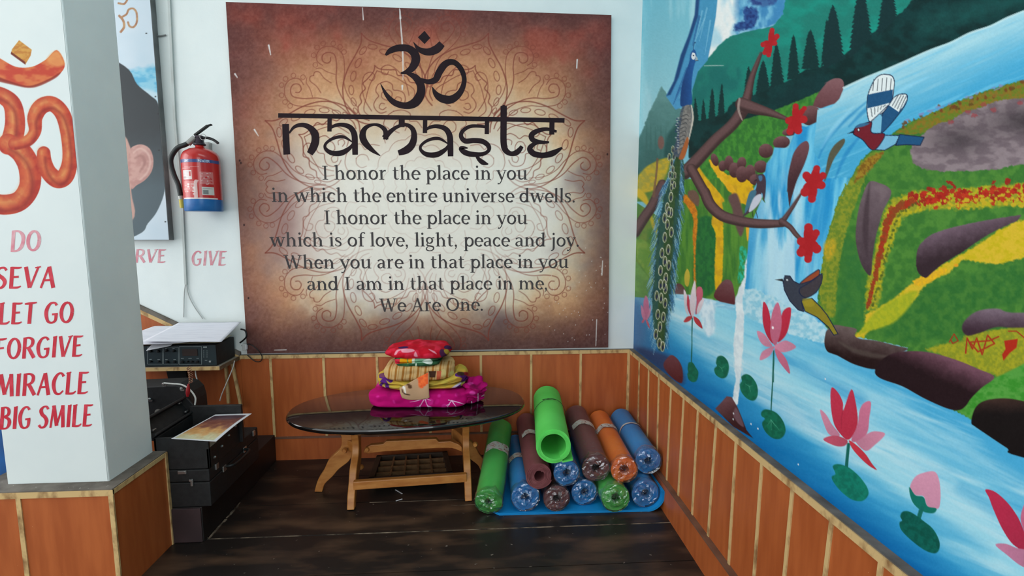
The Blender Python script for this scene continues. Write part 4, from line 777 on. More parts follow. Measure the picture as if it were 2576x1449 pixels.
for rr_ in (128, 100, 70, 44):
    n_ = 8 if rr_ < 60 else 16
    bp.stroke([MC+np.array([math.cos(w), math.sin(w)])*(rr_+7*abs(math.sin(w*n_/2))) for w in np.linspace(0, 2*PI, 97)], 2, LC, a=lambda x, y: fade(x, y)*.7, soft=1.4, smooth=False)
# scuffs and paint drips
WH = (226, 224, 222)
for pts, w in [([(1005, 22), (1008, 60), (1013, 130), (1014, 200)], [2, 2.5, 3.5, 1.5]), ([(1006, 24), (1007, 46)], [2, 5]), ([(1012, 216), (1012, 226)], [5, 2]), ([(676, 114), (681, 138)], [4, 2]), ([(1452, 150), (1451, 171)], [3.4, 3]), ([(640, 326), (650, 342)], [4, 1.5]), ([(912, 20), (914, 50)], [1.5, 2.5]), ([(591, 186), (597, 195)], [4, 2]), ([(1516, 656), (1514, 692)], [2, 3]), ([(1501, 804), (1499, 870)], [2.4, 1.6]), ([(690, 881), (720, 880)], [1.5, 2])]:
    bp.stroke(pts, w, WH, a=.9)
for i in range(60): bp.oval((RNG.uniform(1380, 1530), RNG.uniform(620, 860)), .9, 1.2, WH, a=.8, soft=1)
for x, y in [(603, 404), (606, 410), (614, 566), (625, 750), (1528, 388)]: bp.oval((x, y), 2, 3, (44, 20, 20), soft=1.2)
grid_mesh('printed_sheet', P, nu, nv, bp.C, paint_mat('banner_print', .55, .25), banner)
m_ink = mat('dark_brown_ink', (44, 32, 37), .7, spec=.1, var=(36, 27, 31), scale=9)
m_ink2 = mat('grey_ink', (74, 70, 70), .7, spec=.15, var=(66, 62, 64), scale=14)
def on_banner(x, y): q = onB(x, y, YB); q[1] -= .0012; return q
for txt, xa, xb, yl_, yr_ in [('I honor the place in you', 810, 1328, 452, 452), ('in which the entire universe dwells.', 683, 1449, 508, 509), ('I honor the place in you', 815, 1328, 564, 564), ('which is of love, light, peace and joy.', 680, 1459, 620, 620), ('When you are in that place in you', 715, 1431, 676, 674), ('and I am in that place in me,', 772, 1379, 730, 728), ('We Are One.', 955, 1218, 784, 781)]:
    a = on_banner(xa, yl_); b = on_banner(xb, yr_); up_ = np.array([0, 0, 1.0]); d = b-a
    xh = 22.6/FPX*2.49*1.012
    L0 = np.linalg.norm(d); tot = sum(G[q][0] for q in txt); u0 = 0.0
    for wd_ in txt.split(' '):
        ww = sum(G[q][0] for q in wd_)
        lt = MB(); write_line(lt, wd_, lambda u, v: a+d/L0*u+up_*v, G, u0/tot*L0, (u0+ww)/tot*L0, xh); lt.build('verse_word', m_ink2, banner, weld='flat'); u0 += ww+G[' '][0]
# big title strokes (photo places on the flat banner)
def P1(*p): return [(560+x/3.22, y/3.22) for x, y in p]
def P2(*p): return [(1040+x/3.219, y/3.219) for x, y in p]
def big(mb, pts, w, curve=True):
    P_ = np.array(pts, float); wd = wlist(w, len(P_))
    if curve and len(P_) > 2: q = catmull(np.column_stack([P_, wd]), 7); P_, wd = q[:, :2], q[:, 2]
    mb.ribbon(P_, wd, lambda u, v: on_banner(u, v))
tt = MB()
big(tt, [(700, 290.5), (1420, 303)], 11.5)
def let_n():
    big(tt, P1((511, 1005), (514, 1120), (521, 1252)), 17); big(tt, P1((540, 1080), (580, 1030), (640, 1012), (700, 1030), (745, 1080), (752, 1140), (735, 1195), (706, 1246)), [4, 8, 11, 14, 19, 20, 20, 16])
def let_a(dx, dy):
    f = lambda *p: [(x+dx, y+dy) for x, y in P1(*p)]
    big(tt, f((868, 955), (866, 1066)), 11); big(tt, f((855, 1056), (900, 1022), (960, 1010), (1030, 1030), (1066, 1085), (1072, 1170), (1074, 1254)), [3, 8, 10, 13, 15, 15, 14])
    big(tt, f((1050, 1150), (980, 1110), (900, 1120), (840, 1160), (832, 1200), (880, 1238), (960, 1240), (1030, 1200), (1056, 1160)), [3, 8, 8, 7, 8, 12, 14, 10, 4])
def let_m():
    big(tt, P1((1452, 950), (1450, 1030)), 15)
    big(tt, P1((1278, 1262), (1210, 1215), (1150, 1150), (1134, 1090), (1160, 1035), (1220, 1010), (1275, 1020), (1318, 1060), (1322, 1130)), [2, 11, 17, 16, 11, 7, 9, 12, 13])
    big(tt, P1((1310, 1120), (1350, 1075), (1410, 1030), (1480, 1010), (1535, 1040), (1552, 1100), (1535, 1170), (1490, 1215), (1424, 1240)), [16, 12, 9, 9, 12, 15, 18, 19, 13])
let_n(); let_a(0, 0); let_m(); let_a(240, 4)
big(tt, P2((596, 965), (594, 1086)), 11)
big(tt, P2((606, 1032), (540, 1022), (460, 1024), (400, 1060), (386, 1105), (420, 1142), (490, 1138), (560, 1146), (606, 1180), (608, 1220), (560, 1248), (480, 1250), (420, 1236), (384, 1204), (410, 1196), (440, 1200)), [7, 8, 9, 10, 11, 13, 13, 13, 12, 9, 10, 13, 14, 11, 7, 3])
big(tt, P2((500, 1244), (530, 1290), (566, 1318), (606, 1330)), [5, 10, 12, 3])
big(tt, P2((731, 858), (730, 1000), (730, 1150), (745, 1215), (790, 1245), (840, 1232), (880, 1185)), [16, 16, 16, 15, 12, 14, 9])
tt.ribbon(np.array(P2((731, 850), (731, 872))), [4, 16], lambda u, v: on_banner(u, v))
big(tt, P2((1122, 975), (1120, 1090)), 13)
big(tt, P2((1160, 1066), (1080, 1046), (1000, 1062), (956, 1096), (970, 1135), (1030, 1152), (1098, 1152)), [6, 9, 12, 14, 13, 10, 5])
big(tt, P2((1040, 1148), (975, 1168), (942, 1205), (975, 1245), (1050, 1258), (1130, 1240), (1204, 1196)), [5, 10, 14, 15, 14, 15, 5])
tt.build('title_lettering', m_ink, banner, weld='flat')
om = MB()
big(om, [(970, 139), (982, 128), (1002, 121), (1026, 122), (1042, 134), (1046, 152), (1036, 172), (1020, 182), (1008, 184)], [5, 14, 17, 18, 21, 22, 18, 10, 4])
big(om, [(1018, 182), (1044, 194), (1058, 214), (1058, 236), (1044, 258), (1020, 266), (992, 258), (972, 238), (957, 210)], [4, 16, 20, 22, 23, 17, 15, 10, 1])
big(om, [(1058, 200), (1078, 206), (1096, 200), (1106, 180), (1122, 160), (1142, 157), (1160, 174), (1168, 202), (1158, 232), (1136, 250), (1112, 248), (1096, 236), (1087, 218)], [8, 13, 16, 18, 17, 14, 13, 12, 15, 20, 20, 13, 1])
big(om, [(1040, 106), (1054, 124), (1076, 131), (1098, 124), (1112, 110)], [1, 12, 18, 21, 18])
om.add([on_banner(*q) for q in P2((90, 250), (137, 308), (90, 357), (36, 303))], [(0, 1, 2, 3)])
om.build('om_symbol', m_ink, banner, weld='flat')
# ================================================================ painted letters and pillar
g2 = {}
sv = lambda x, y, d=.12: ([(x-d, y-.02), (x+d, y+.03)], [.05, .07], 0)
T_ = .17; N_ = .10
g2['D'] = (.78, [([(.16, 0), (.16, 1)], T_, 0), ([(.10, .97), (.40, .97), (.60, .78), (.64, .5), (.56, .2), (.36, .03), (.08, .03)], [N_, N_, T_, T_, T_, N_, N_], 1)])
g2['O'] = (.74, [(arcp(.36, .5, .27, .46, 0, 360, 20), arcw(0, 360, T_, N_, 20), 0)])
g2['S'] = (.62, [([(.52, .84), (.42, .96), (.24, .94), (.13, .80), (.20, .62), (.38, .48), (.48, .30), (.40, .08), (.20, .02), (.06, .14)], [.12, N_, N_, T_, T_, T_, T_, .13, N_, .13], 1)])
g2['E'] = (.62, [([(.14, 0), (.14, 1)], T_, 0), ([(.10, .96), (.40, .95), (.54, .98)], [N_, N_, .05], 1), ([(.14, .52), (.44, .54)], N_, 0), ([(.08, .04), (.40, .04), (.56, .10)], [N_, N_, .05], 1)])
g2['V'] = (.72, [([(.10, 1), (.32, .02)], T_, 0), ([(.64, 1), (.34, .02)], N_, 0), sv(.62, .97)])
g2['A'] = (.74, [([(.38, 1), (.62, 0)], T_, 0), ([(.36, .98), (.08, 0)], N_, 0), ([(.18, .36), (.54, .38)], N_, 0)])
g2['L'] = (.60, [([(.14, 0), (.14, 1)], T_, 0), ([(.08, .04), (.40, .04), (.56, .14)], [N_, .11, .05], 1), sv(.14, .97)])
g2['T'] = (.66, [([(.32, 0), (.33, .97)], T_, 0), ([(.04, .93), (.3, .95), (.62, .99)], [.08, .12, .07], 1)])
g2['G'] = (.76, [([(.60, .84), (.48, .96), (.28, .92), (.13, .68), (.11, .40), (.22, .10), (.42, .03), (.58, .14), (.60, .42)], [.13, N_, .12, T_, T_, .13, N_, .13, .15], 1), ([(.40, .42), (.68, .44)], N_, 0)])
g2['F'] = (.62, [([(.16, 0), (.16, 1)], T_, 0), ([(.08, .95), (.40, .95), (.58, .99)], [N_, .11, .06], 1), ([(.16, .52), (.46, .55)], N_, 0)])
g2['R'] = (.74, [([(.15, 0), (.15, 1)], T_, 0), ([(.08, .95), (.36, .98), (.54, .86), (.52, .64), (.36, .52), (.15, .50)], [N_, N_, .15, .15, N_, N_], 1), ([(.34, .52), (.66, .02)], T_, 0)])
g2['I'] = (.34, [([(.17, 0), (.17, 1)], T_, 0), sv(.17, .97, .1)])
g2['M'] = (.92, [([(.10, 0), (.20, 1)], N_, 0), ([(.20, 1), (.44, .08)], T_, 0), ([(.70, 1), (.44, .10)], N_, 0), ([(.70, 1), (.80, 0)], T_, 0)])
g2['C'] = (.68, [([(.58, .82), (.46, .96), (.28, .92), (.13, .68), (.11, .40), (.22, .10), (.42, .03), (.60, .18)], [.14, N_, .12, T_, T_, .13, N_, .07], 1)])
g2['B'] = (.70, [([(.15, 0), (.15, 1)], T_, 0), ([(.08, .96), (.36, .97), (.50, .84), (.46, .64), (.16, .53)], [N_, N_, .15, .14, N_], 1), ([(.30, .54), (.52, .44), (.56, .24), (.42, .05), (.08, .04)], [N_, .15, T_, N_, N_], 1)])
g2[' '] = (.36, [])
def brush_line(mb, txt, a, b, h, fn_off, sl=.17):
    a = np.array(a, float); b = np.array(b, float); d = b-a; L0 = np.linalg.norm(d)
    write_line(mb, txt, lambda u, v: a+d/L0*(u+sl*v)+np.array([0, 0, 1.0])*v+fn_off, g2, 0, L0, h)
m_red = mat('red_brush_paint', (192, 20, 46), .55, var=(212, 60, 78), scale=26, lo=.5, hi=.75)
m_redf = mat('faded_red_brush_paint', (206, 120, 134), .6, var=(216, 168, 174), scale=30)
PF = -.911
pil = thing('pillar', 'square white painted pillar with wood-panelled foot, orange om sign and red lettering', 'pillar', (-2.11, -.80, 0)); pil['kind'] = 'structure'
xl_, xr_ = -2.262, -1.956
sh = MB(); topx = onB(162, 0, PF)[0]
ZP = 2.4; dxr = (topx-xr_)/(onB(162, 0, PF)[2]-.35)
sh.box((xl_, PF, .33), (xr_, -.693, ZC)); sh.build('shaft', m_white, pil, bevel=.004)
wf = MB(); wf.box((-2.34, -.960, 0), (-1.912, -.692, .352))
wf.mi = 1
wf.box((-2.34, -.964, .334), (-1.909, -.962+.004, .353)); wf.box((-1.915, -.962, .338), (-1.909, -.69, .353))
for xx, yy in ((-1.916, -.9635),): wf.box((xx-.008, yy, 0), (xx+.006, yy+.006, .338))
wf.box((-1.9125, -.702, 0), (-1.908, -.690, .350))
xq = onB(52, 1300, -.962)[0]; wf.box((xq-.008, -.9635, 0), (xq+.006, -.958, .336)); wf.box((xq-.2, -.9635, 0), (xq-.186, -.958, .336))
wf.mi = 2; wf.box((-2.34, -.962, .352), (-1.911, -.69, .356))
wf.build('panelled_foot', [m_lam, m_ply, m_ledge], pil)
# painted om on the pillar
nu, nv = 230, 900
UU, VV = np.meshgrid(np.linspace(xl_+.003, xr_-.003, nu), np.concatenate([np.linspace(.357, 1.0, 200), np.linspace(1.002, 1.95, 690), np.linspace(2.0, ZC-.01, 10)]), indexing='ij')
P = np.stack([UU.ravel(), np.full(UU.size, PF-.0012), VV.ravel()], 1)
PX_, PY_ = px(P); base = mix((217, 223, 221), (212, 219, 218), fbm(PX_/50, PY_/50, 3))
q = Paint(PX_, PY_, (0, 0, 0)); q.C = base
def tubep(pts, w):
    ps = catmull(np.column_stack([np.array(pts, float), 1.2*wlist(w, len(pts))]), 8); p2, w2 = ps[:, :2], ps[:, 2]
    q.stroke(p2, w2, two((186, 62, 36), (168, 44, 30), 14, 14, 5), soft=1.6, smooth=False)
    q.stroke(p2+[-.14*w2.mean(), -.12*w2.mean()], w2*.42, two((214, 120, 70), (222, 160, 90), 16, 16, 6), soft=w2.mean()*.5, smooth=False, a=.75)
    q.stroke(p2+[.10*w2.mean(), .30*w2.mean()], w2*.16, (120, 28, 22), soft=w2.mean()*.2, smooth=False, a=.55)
q.poly([(-20, 138), (2, 148), (40, 168), (80, 168), (115, 150), (143, 126), (163, 160), (150, 186), (110, 208), (74, 219), (30, 210), (-20, 190)], two((188, 62, 40), (206, 110, 62), 24, 14, 8), soft=1.6)
q.poly([(-20, 188), (30, 206), (74, 216), (120, 200), (152, 182), (140, 196), (100, 216), (70, 221), (30, 213), (-20, 200)], (130, 34, 22), soft=3, a=.8); q.poly([(118, 150), (143, 128), (161, 160), (140, 168)], (220, 150, 84), soft=8, a=.8)
q.poly([(48, 101), (80, 125), (77, 140), (64, 162), (28, 134), (30, 124)], two((204, 150, 70), (186, 120, 50), 10, 6, 2), soft=1.5, smooth=False); q.poly([(28, 130), (64, 156), (64, 163), (27, 136)], (110, 40, 20), smooth=False)
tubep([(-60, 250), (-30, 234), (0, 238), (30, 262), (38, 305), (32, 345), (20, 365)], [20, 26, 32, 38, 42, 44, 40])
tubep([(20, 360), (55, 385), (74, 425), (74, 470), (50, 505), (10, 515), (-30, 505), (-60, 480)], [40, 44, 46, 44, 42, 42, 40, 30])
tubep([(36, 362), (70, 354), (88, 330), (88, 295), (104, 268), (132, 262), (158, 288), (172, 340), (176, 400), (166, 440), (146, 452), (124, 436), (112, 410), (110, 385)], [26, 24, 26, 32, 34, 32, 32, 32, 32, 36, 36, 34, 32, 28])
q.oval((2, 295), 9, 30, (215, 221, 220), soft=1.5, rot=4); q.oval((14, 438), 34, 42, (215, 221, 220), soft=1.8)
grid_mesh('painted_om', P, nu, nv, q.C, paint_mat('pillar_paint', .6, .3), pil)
pl = MB(); pd = MB(); oy = np.array([0, -.0016, 0])
def pil_line(mb, txt, x0, x1, yb, yt, yb2=None):
    a = onB(x0, yb, PF); b = onB(x1, yb2 or yb, PF); h = onB(x0, yt, PF)[2]-a[2]; brush_line(mb, txt, a, b, h, oy)
pil_line(pd, 'DO', 24, 104, 633, 581, 631)
pil_line(pl, 'SEVA', -16, 142, 726, 672, 724)
pil_line(pl, 'LET GO', -4, 186, 816, 762, 812)
pil_line(pl, 'FORGIVE', -14, 210, 905, 852, 896)
pil_line(pl, 'MIRACLE', -10, 224, 998, 942, 990)
pil_line(pl, 'BIG SMILE', -2, 234, 1080, 1024, 1072)
pd.build('faded_lettering', m_redf, pil, weld='flat')['label'] = 'faded pink word DO'
pl.build('lettering', m_red, pil, weld='flat')
# faded words on the wall
for txt, x0, x1, yb, yt, lab in [('GIVE', 480, 570, 668, 631, 'faded pink painted word GIVE on the white wall under the fire extinguisher'), ('SERVE', 290, 418, 661, 627, 'faded pink painted word ending RVE on the white wall under the portrait poster')]:
    w_ = MB(); a = onB(x0, yb, 0); b = onB(x1, yb, 0); h = onB(x0, yt, 0)[2]-a[2]; brush_line(w_, txt, a, b, h, np.array([0, -.0006, 0]), .16)
    tag(w_.build('wall_lettering', m_redf, weld='flat'), lab, 'lettering')
# ================================================================ portrait poster
post = thing('portrait_poster', 'framed portrait poster with dark hair, an ear and a pale sky behind the pillar', 'poster', (-2.7, -.02, 1.1))
YP = -.036; xr2 = onB(426, 600, YP)[0]; z0 = onB(400, 604, YP)[2]; xl2 = -3.25; z1_ = 2.7
fr_ = MB(); fr_.box((xl2, YP, z0), (xr2, -.001, z1_)); fr_.build('frame', mat('grey_frame_side', (96, 98, 98), .6, var=(120, 122, 122), scale=12), post)
nu, nv = 420, 620
uu, vv = np.meshgrid(np.linspace(xl2, xr2-.002, nu), np.linspace(z0+.002, z1_-.002, nv), indexing='ij')
P = np.stack([uu.ravel(), np.full(uu.size, YP-.001), vv.ravel()], 1); PX_, PY_ = px(P)
q = Paint(PX_, PY_, (206, 216, 224)); q.C = mix((208, 216, 224), (186, 204, 216), fbm(PX_/60, PY_/60, 7))
q.poly([(200, 190), (320, 180), (395, 168), (410, 230), (360, 250), (200, 260)], two((92, 172, 206), (140, 196, 216), 20, 10, 3), soft=14, rough=6, rs=12)
q.poly([(300, 215), (395, 232), (408, 260), (340, 270)], (190, 212, 222), soft=10)
q.poly([(60, 160), (200, 120), (313, 166), (345, 212), (378, 240), (398, 262), (408, 330), (414, 420), (414, 480), (396, 530), (372, 562), (344, 592), (200, 640), (100, 600)], grad((46, 50, 54), (76, 90, 97), (340, 330), (360, 480), .08, 9, 18), soft=2)
q.poly([(60, 300), (200, 260), (320, 350), (330, 480), (330, 560), (200, 640), (60, 560)], (188, 146, 134), soft=3)
q.poly([(326, 380), (340, 366), (360, 364), (378, 376), (386, 402), (382, 430), (366, 452), (344, 466), (330, 474), (322, 430)], two((196, 150, 140), (180, 130, 122), 14, 10, 3), soft=1.8)
q.stroke([(336, 384), (352, 374), (370, 384), (378, 408), (370, 434), (352, 452)], [3, 5, 5, 5, 5, 3], (214, 176, 166), a=.7, soft=4)
q.stroke([(340, 398), (356, 392), (364, 410), (352, 432)], [4, 7, 7, 4], (158, 108, 102), a=.7, soft=5)
def brn(x, y): return mix((150, 96, 74), (196, 160, 110), fbm(x/6, y/6, 4))
for pts, w in [([(298, 8), (312, 10), (320, 0)], 5), ([(300, 40), (310, 52), (312, 68), (304, 80)], 6), ([(304, 44), (318, 36), (324, 24), (336, 22), (344, 34), (344, 56), (336, 68), (326, 66), (322, 56)], 5)]: q.stroke(pts, w, brn)
for x, y in [(368, 84), (416, 558), (391, 243), (400, 378), (398, 286)]: q.oval((x, y), 2.4, 1.6, (30, 30, 30), soft=1)
grid_mesh('printed_portrait', P, nu, nv, q.C, paint_mat('poster_print', .45, .35), post)
# ================================================================ fire extinguisher
ex = thing('fire_extinguisher', 'red fire extinguisher with blue bottom band and black hose hanging on the white wall', 'fire extinguisher', (-2.035, -.085, 1.233))
exc = np.array([-2.037, -.085, 0.0]); r_ = .078; zb_ = 1.236; zt_ = 1.505
cr = MB(); cr.lathe([(r_*.96, 0), (r_, .004), (r_, .052)], exc+[0, 0, zb_], seg=40); cr.build('base_band', mat('blue_band', (24, 92, 158), .3, var=(40, 110, 176), scale=20), ex, smooth=40)
nu, nv = 200, 200
th = np.linspace(-PI, PI, nu); hz = np.linspace(.0521, .232, nv); TT, HZ = np.meshgrid(th, hz, indexing='ij')
P = np.stack([exc[0]+r_*np.sin(TT).ravel(), exc[1]-r_*np.cos(TT).ravel(), zb_+HZ.ravel()], 1)
lx, ly = TT.ravel()*r_*1000, HZ.ravel()*1000       # millimetres around the drum, up the drum
q = Paint(lx, ly, (188, 30, 30))
R4 = lambda x0, y0, x1, y1: [(x0, y0), (x1, y0), (x1, y1), (x0, y1)]
def bx(x0, y0, x1, y1, c, **kw): q.poly(R4(x0, y0, x1, y1), c, smooth=False, soft=1.2, **kw)
bx(-130, 212, 130, 226, (52, 72, 130)); bx(-60, 52, 100, 58, (226, 214, 210)); bx(-55, 186, -8, 188, (230, 200, 196)); bx(-40, 192, 30, 193.5, (226, 190, 186))
bx(-50, 138, -2, 178, (222, 208, 204)); bx(-46, 142, -30, 150, (150, 120, 120)); bx(-14, 152, -6, 172, (188, 60, 60))
for i in range(5): bx(-48+i*.3, 146+i*6, -18, 148+i*6, (190, 170, 168))
bx(-50, 84, 10, 130, (214, 128, 124), a=.8)
for i in range(26): x = RNG.uniform(-50, 8); y = RNG.uniform(64, 128); bx(x, y, x+RNG.uniform(3, 14), y+RNG.uniform(2, 8), [(232, 214, 210), (196, 40, 40), (224, 170, 166)][i % 3])
bx(30, 118, 84, 172, (206, 132, 130), a=.8)
for i in range(20): x = RNG.uniform(28, 78); y = RNG.uniform(116, 172); bx(x, y, x+RNG.uniform(3, 10), y+RNG.uniform(2, 6), [(226, 196, 194), (190, 36, 36)][i % 2])
bx(34, 70, 84, 106, (206, 206, 200)); bx(38, 74, 60, 92, (128, 130, 128)); bx(38, 98, 80, 99.5, (120, 120, 120))
q.poly([(2, 52), (16, 54), (18, 120), (24, 132), (6, 130)], (234, 220, 216), soft=2, a=.85)
for w_, x0 in (('POWDER', 26), ('ABC', -34)):
    x = x0
    for ch in w_:
        adv, st = {**g2, 'P': (.7, [([(.15, 0), (.15, 1)], T_, 0), ([(.08, .96), (.5, .94), (.56, .72), (.44, .54), (.15, .5)], N_+.04, 1)]), 'W': (1.0, [([(.08, 1), (.26, 0), (.48, .8), (.7, 0), (.9, 1)], .14, 0)])}[ch]
        for pts, ww, cv in st: q.stroke([(x+a*10, 214.5+b*9) for a, b in pts], 1.7, (226, 230, 238), soft=.9, smooth=bool(cv))
        x += adv*10
grid_mesh('cylinder_label', P, nu, nv, q.C, paint_mat('extinguisher_print', .25, .5, coat=.4), ex)
dm = MB(); dm.lathe([(r_, .0), (r_, .003), (r_*.97, .018), (r_*.85, .034), (r_*.6, .047), (.022, .054), (.018, .058), (.018, .07)], exc+[0, 0, zb_+.230], seg=40)
dm.build('shoulder', mat('red_enamel', (186, 32, 28), .25, coat=.4), ex, smooth=50)
vl = MB(); vz = zb_+.295
vl.lathe([(.024, 0), (.026, .006), (.020, .012), (.017, .03), (.013, .036)], exc+[0, 0, vz], seg=16); vl.box(exc+[-.014, -.012, vz+.022], exc+[.016, .012, vz+.044])
vlo = vl.build('valve', mat('dark_valve_metal', (58, 48, 58), .4, metal=.5), ex, smooth=40, bevel=.002)
le = MB()
le.beam(exc+[-.018, -.002, vz+.044], exc+[.045, -.004, vz+.088], .016, .010); le.beam(exc+[.040, -.004, vz+.086], exc+[.062, -.004, vz+.092], .015, .007)
le.build('squeeze_lever', m_dark, vlo, bevel=.003)
ca = MB(); ca.tube(catmull([exc+[.006, 0, vz+.032], exc+[.035, -.002, vz+.034], exc+[.062, -.003, vz+.026], exc+[.085, -.004, vz+.010]], 5), [.006]*15+[.005], seg=8); ca.build('carry_handle', m_dark, vlo, smooth=60)
pn = MB(); pn.tube([exc+[.024+.013*math.cos(w), -.014, vz+.036+.013*math.sin(w)] for w in np.linspace(0, 2*PI, 20)], .0014, seg=6, cap=False); pn.build('safety_pin', m_metal, vlo, smooth=60)
def exp_(x, y, yy=-.10): return onB(x, y, yy)
hp = catmull([exc+[-.016, -.008, vz+.034], exp_(470, 362), exp_(447, 372), exp_(432, 393), exp_(430, 412), exp_(438, 440), exp_(449, 466), exp_(455, 496)], 6)
hs = MB(); hs.tube(hp, .0105, seg=12); hso = hs.build('hose', mat('black_rubber', (26, 32, 32), .5), ex, smooth=60)
fe = MB(); fe.tube([exc+[-.014, -.008, vz+.034], exp_(473, 361.5)], .0125, seg=12); m_fer = mat('grey_ferrule', (150, 150, 146), .4, metal=.5); fe.build('hose_ferrule', m_fer, hso, smooth=40); fe = MB(); fe.tube([exp_(455, 493), exp_(457, 502)], .0125, seg=12); fe.build('hose_ferrule', m_fer, hso, smooth=40)
nz = MB(); nz.tube([exp_(457, 501), exp_(459, 523)], [.0115, .010], seg=12); nz.build('nozzle', mat('yellow_nozzle', (196, 176, 70), .5), hso, smooth=40)
bk = MB(); bk.box((exc[0]-.012, -.03, zb_+.20), (exc[0]+.012, -.001, zb_+.32)); bk.build('bracket', m_metal, ex); bk = MB(); bk.box((exc[0]-.10, -.09, zb_+.058), (exc[0]-r_+.002, -.075, zb_+.072)); bk.build('bracket', m_metal, ex)
# cable trunking and thin wires on the wall
def wallpath(pts, yy=-.006): return [onB(x, y, yy) for x, y in pts]
m_trunk = mat('off_white_trunking', (196, 202, 200), .6, var=(180, 184, 180), scale=10)
tk = MB(); pp = wallpath([(423, -60), (440, 300), (459, 525), (468, 716)], -.005)
for a, b in zip(pp[:-1], pp[1:]): tk.beam(a, b, .010, .010, up=(0, -1, 0))
tag(tk.build('cable_trunking', m_trunk), 'thin white cable trunking running down the wall beside the portrait poster', 'trunking')
tk = MB(); pp = wallpath([(392, 88), (400, 91), (417, 88)], -.006); tk.tube(catmull(pp, 4), .0035, seg=6)
tag(tk.build('cable', mat('grey_wire', (120, 122, 122), .6)), 'short grey wire end poking out beside the poster near the top', 'cable')
m_gw = mat('pale_grey_wire', (178, 180, 178), .6)
for pts, lab in [([(466, 716), (463, 745), (462, 798)], 'straight pale wire dropping from the trunking end to the papers'), ([(469, 716), (474, 742), (489, 772), (510, 802)], 'slanting pale wire curving from the trunking end to the papers')]:
    t = MB(); t.tube(catmull(wallpath(pts, -.006), 5), .0026, seg=6); tag(t.build('cable', m_gw, smooth=60), lab, 'cable')
# ================================================================ wall shelf, amplifier, papers
ZSH = .5365
shf = thing('wall_shelf', 'plywood-edged wall shelf carrying the amplifier beside the pillar', 'shelf', (-2.15, -.1, ZSH-.02))
s_ = MB(); s_.box((-2.46, -.202, ZSH-.016), (-1.957, -.017, ZSH-.001)); s_.mi = 1; s_.box((-2.46, -.2045, ZSH-.017), (-1.957, -.202, ZSH)); s_.mi = 2; s_.box((-1.957, -.2045, ZSH-.017), (-1.954, -.017, ZSH))
s_.build('shelf_board', [mat('grey_shelf_top', (150, 140, 128), .6), m_ply, mat('dusty_shelf_side', (120, 98, 74), .7, var=(90, 72, 54), scale=30)], shf)
for a, b, w in [((568, 915), (575, 1014), .012), ((583, 910), (606, 1020), .012)]:
    t = MB(); A = onB(*a, -.03); B = onB(*b, -.022); A[2] = ZSH-.017; t.beam(A, B, w, .012, up=(0, -1, 0)); t.build('bracket', m_ply, shf)
amp = thing('amplifier', 'black rack amplifier with rows of knobs on the wall shelf under papers', 'amplifier', (-2.17, -.1, ZSH))
a0 = np.array([-2.395, -.190, ZSH+.002]); a1 = np.array([-1.972, -.022, ZSH+.098])
ab = MB(); ab.box(a0, a1); ab.build('case', m_black, amp, bevel=.003)
def fp(x, y, off=0): return onB(x, y, a0[1]-.001-off)
fpn = MB(); fpn.box((a0[0], a0[1]-.003, a0[2]+.002), (a1[0]-.001, a0[1]-.0005, a1[2]-.002)); fpo = fpn.build('front_panel', mat('dark_teal_panel', (30, 40, 44), .4, var=(36, 48, 52), scale=8), amp)
m_line = mat('panel_print', (150, 160, 160), .5)
def cr3(x, y): return 340+x/3.623, 760+y/3.623
ln = MB()
def rect_line(x0, y0, x1, y1, w=.0012):
    c = [cr3(x0, y0), cr3(x1, y0), cr3(x1, y1), cr3(x0, y1), cr3(x0, y0)]
    for a, b in zip(c[:-1], c[1:]): ln.beam(fp(*a, .0030), fp(*b, .0030), w, .0006, up=(0, -1, 0))
rect_line(112, 408, 250, 565); rect_line(258, 412, 394, 565); rect_line(402, 405, 606, 570)
for x in range(8): ln.beam(fp(*cr3(622, 440+x*9), .003), fp(*cr3(628, 440+x*9), .003), .0012, .0006, up=(0, -1, 0)); ln.beam(fp(*cr3(652, 440+x*9), .003), fp(*cr3(658, 440+x*9), .003), .0012, .0006, up=(0, -1, 0))
for x, y, w in [(135, 420, 20), (205, 422, 20), (280, 424, 20), (350, 424, 20), (140, 522, 22), (215, 524, 22), (285, 524, 22), (360, 524, 22), (430, 512, 26), (500, 512, 30), (570, 512, 22), (566, 570, 80), (646, 530, 22), (684, 536, 20), (684, 546, 20), (520, 545, 14)]:
    ln.beam(fp(*cr3(x-w/2, y), .003), fp(*cr3(x+w/2, y), .003), .002, .0006, up=(0, -1, 0))
ln.build('panel_markings', m_line, fpo)
for x, y, r in [(145, 445, .0058), (215, 446, .0058), (288, 440, .0058), (356, 442, .0058), (150, 540, .004), (222, 540, .004), (296, 543, .0058), (364, 543, .0058), (436, 542, .0062), (484, 540, .004), (524, 540, .0045), (572, 542, .006)]:
    t = MB(); c = fp(*cr3(x, y), .002); t.lathe([(r, 0), (r, .006), (r*.85, .010), (r*.4, .0105)], c, ax=(0, -1, 0), seg=14); t.box(c+[-.0008, -.0118, -r*.8], c+[.0008, -.0095, r*.8])
    t.build('knob', m_dark, fpo, smooth=40)
t = MB(); a = fp(*cr3(638, 410), .003); t.lathe([(.0008, 0), (.0008, .0005)], a, ax=(0, -1, 0)); t.box(a+[-.008, -.0012, -.003], a+[.008, 0, .003]); t.build('badge', m_line, fpo)
t = MB(); a = fp(*cr3(684, 541), .003); t.box(a+[-.004, -.003, -.0035], a+[.004, 0, .0035]); t.build('power_switch', mat('grey_switch', (150, 155, 155), .5), fpo)
m_disp = mat('brown_display', (52, 40, 36), .35)
t = MB(); a, b = fp(*cr3(432, 490), .003), fp(*cr3(566, 425), .003); t.box((a[0], a[1]-.001, a[2]), (b[0], a[1]+.0005, b[2])); t.build('display', m_disp, fpo)
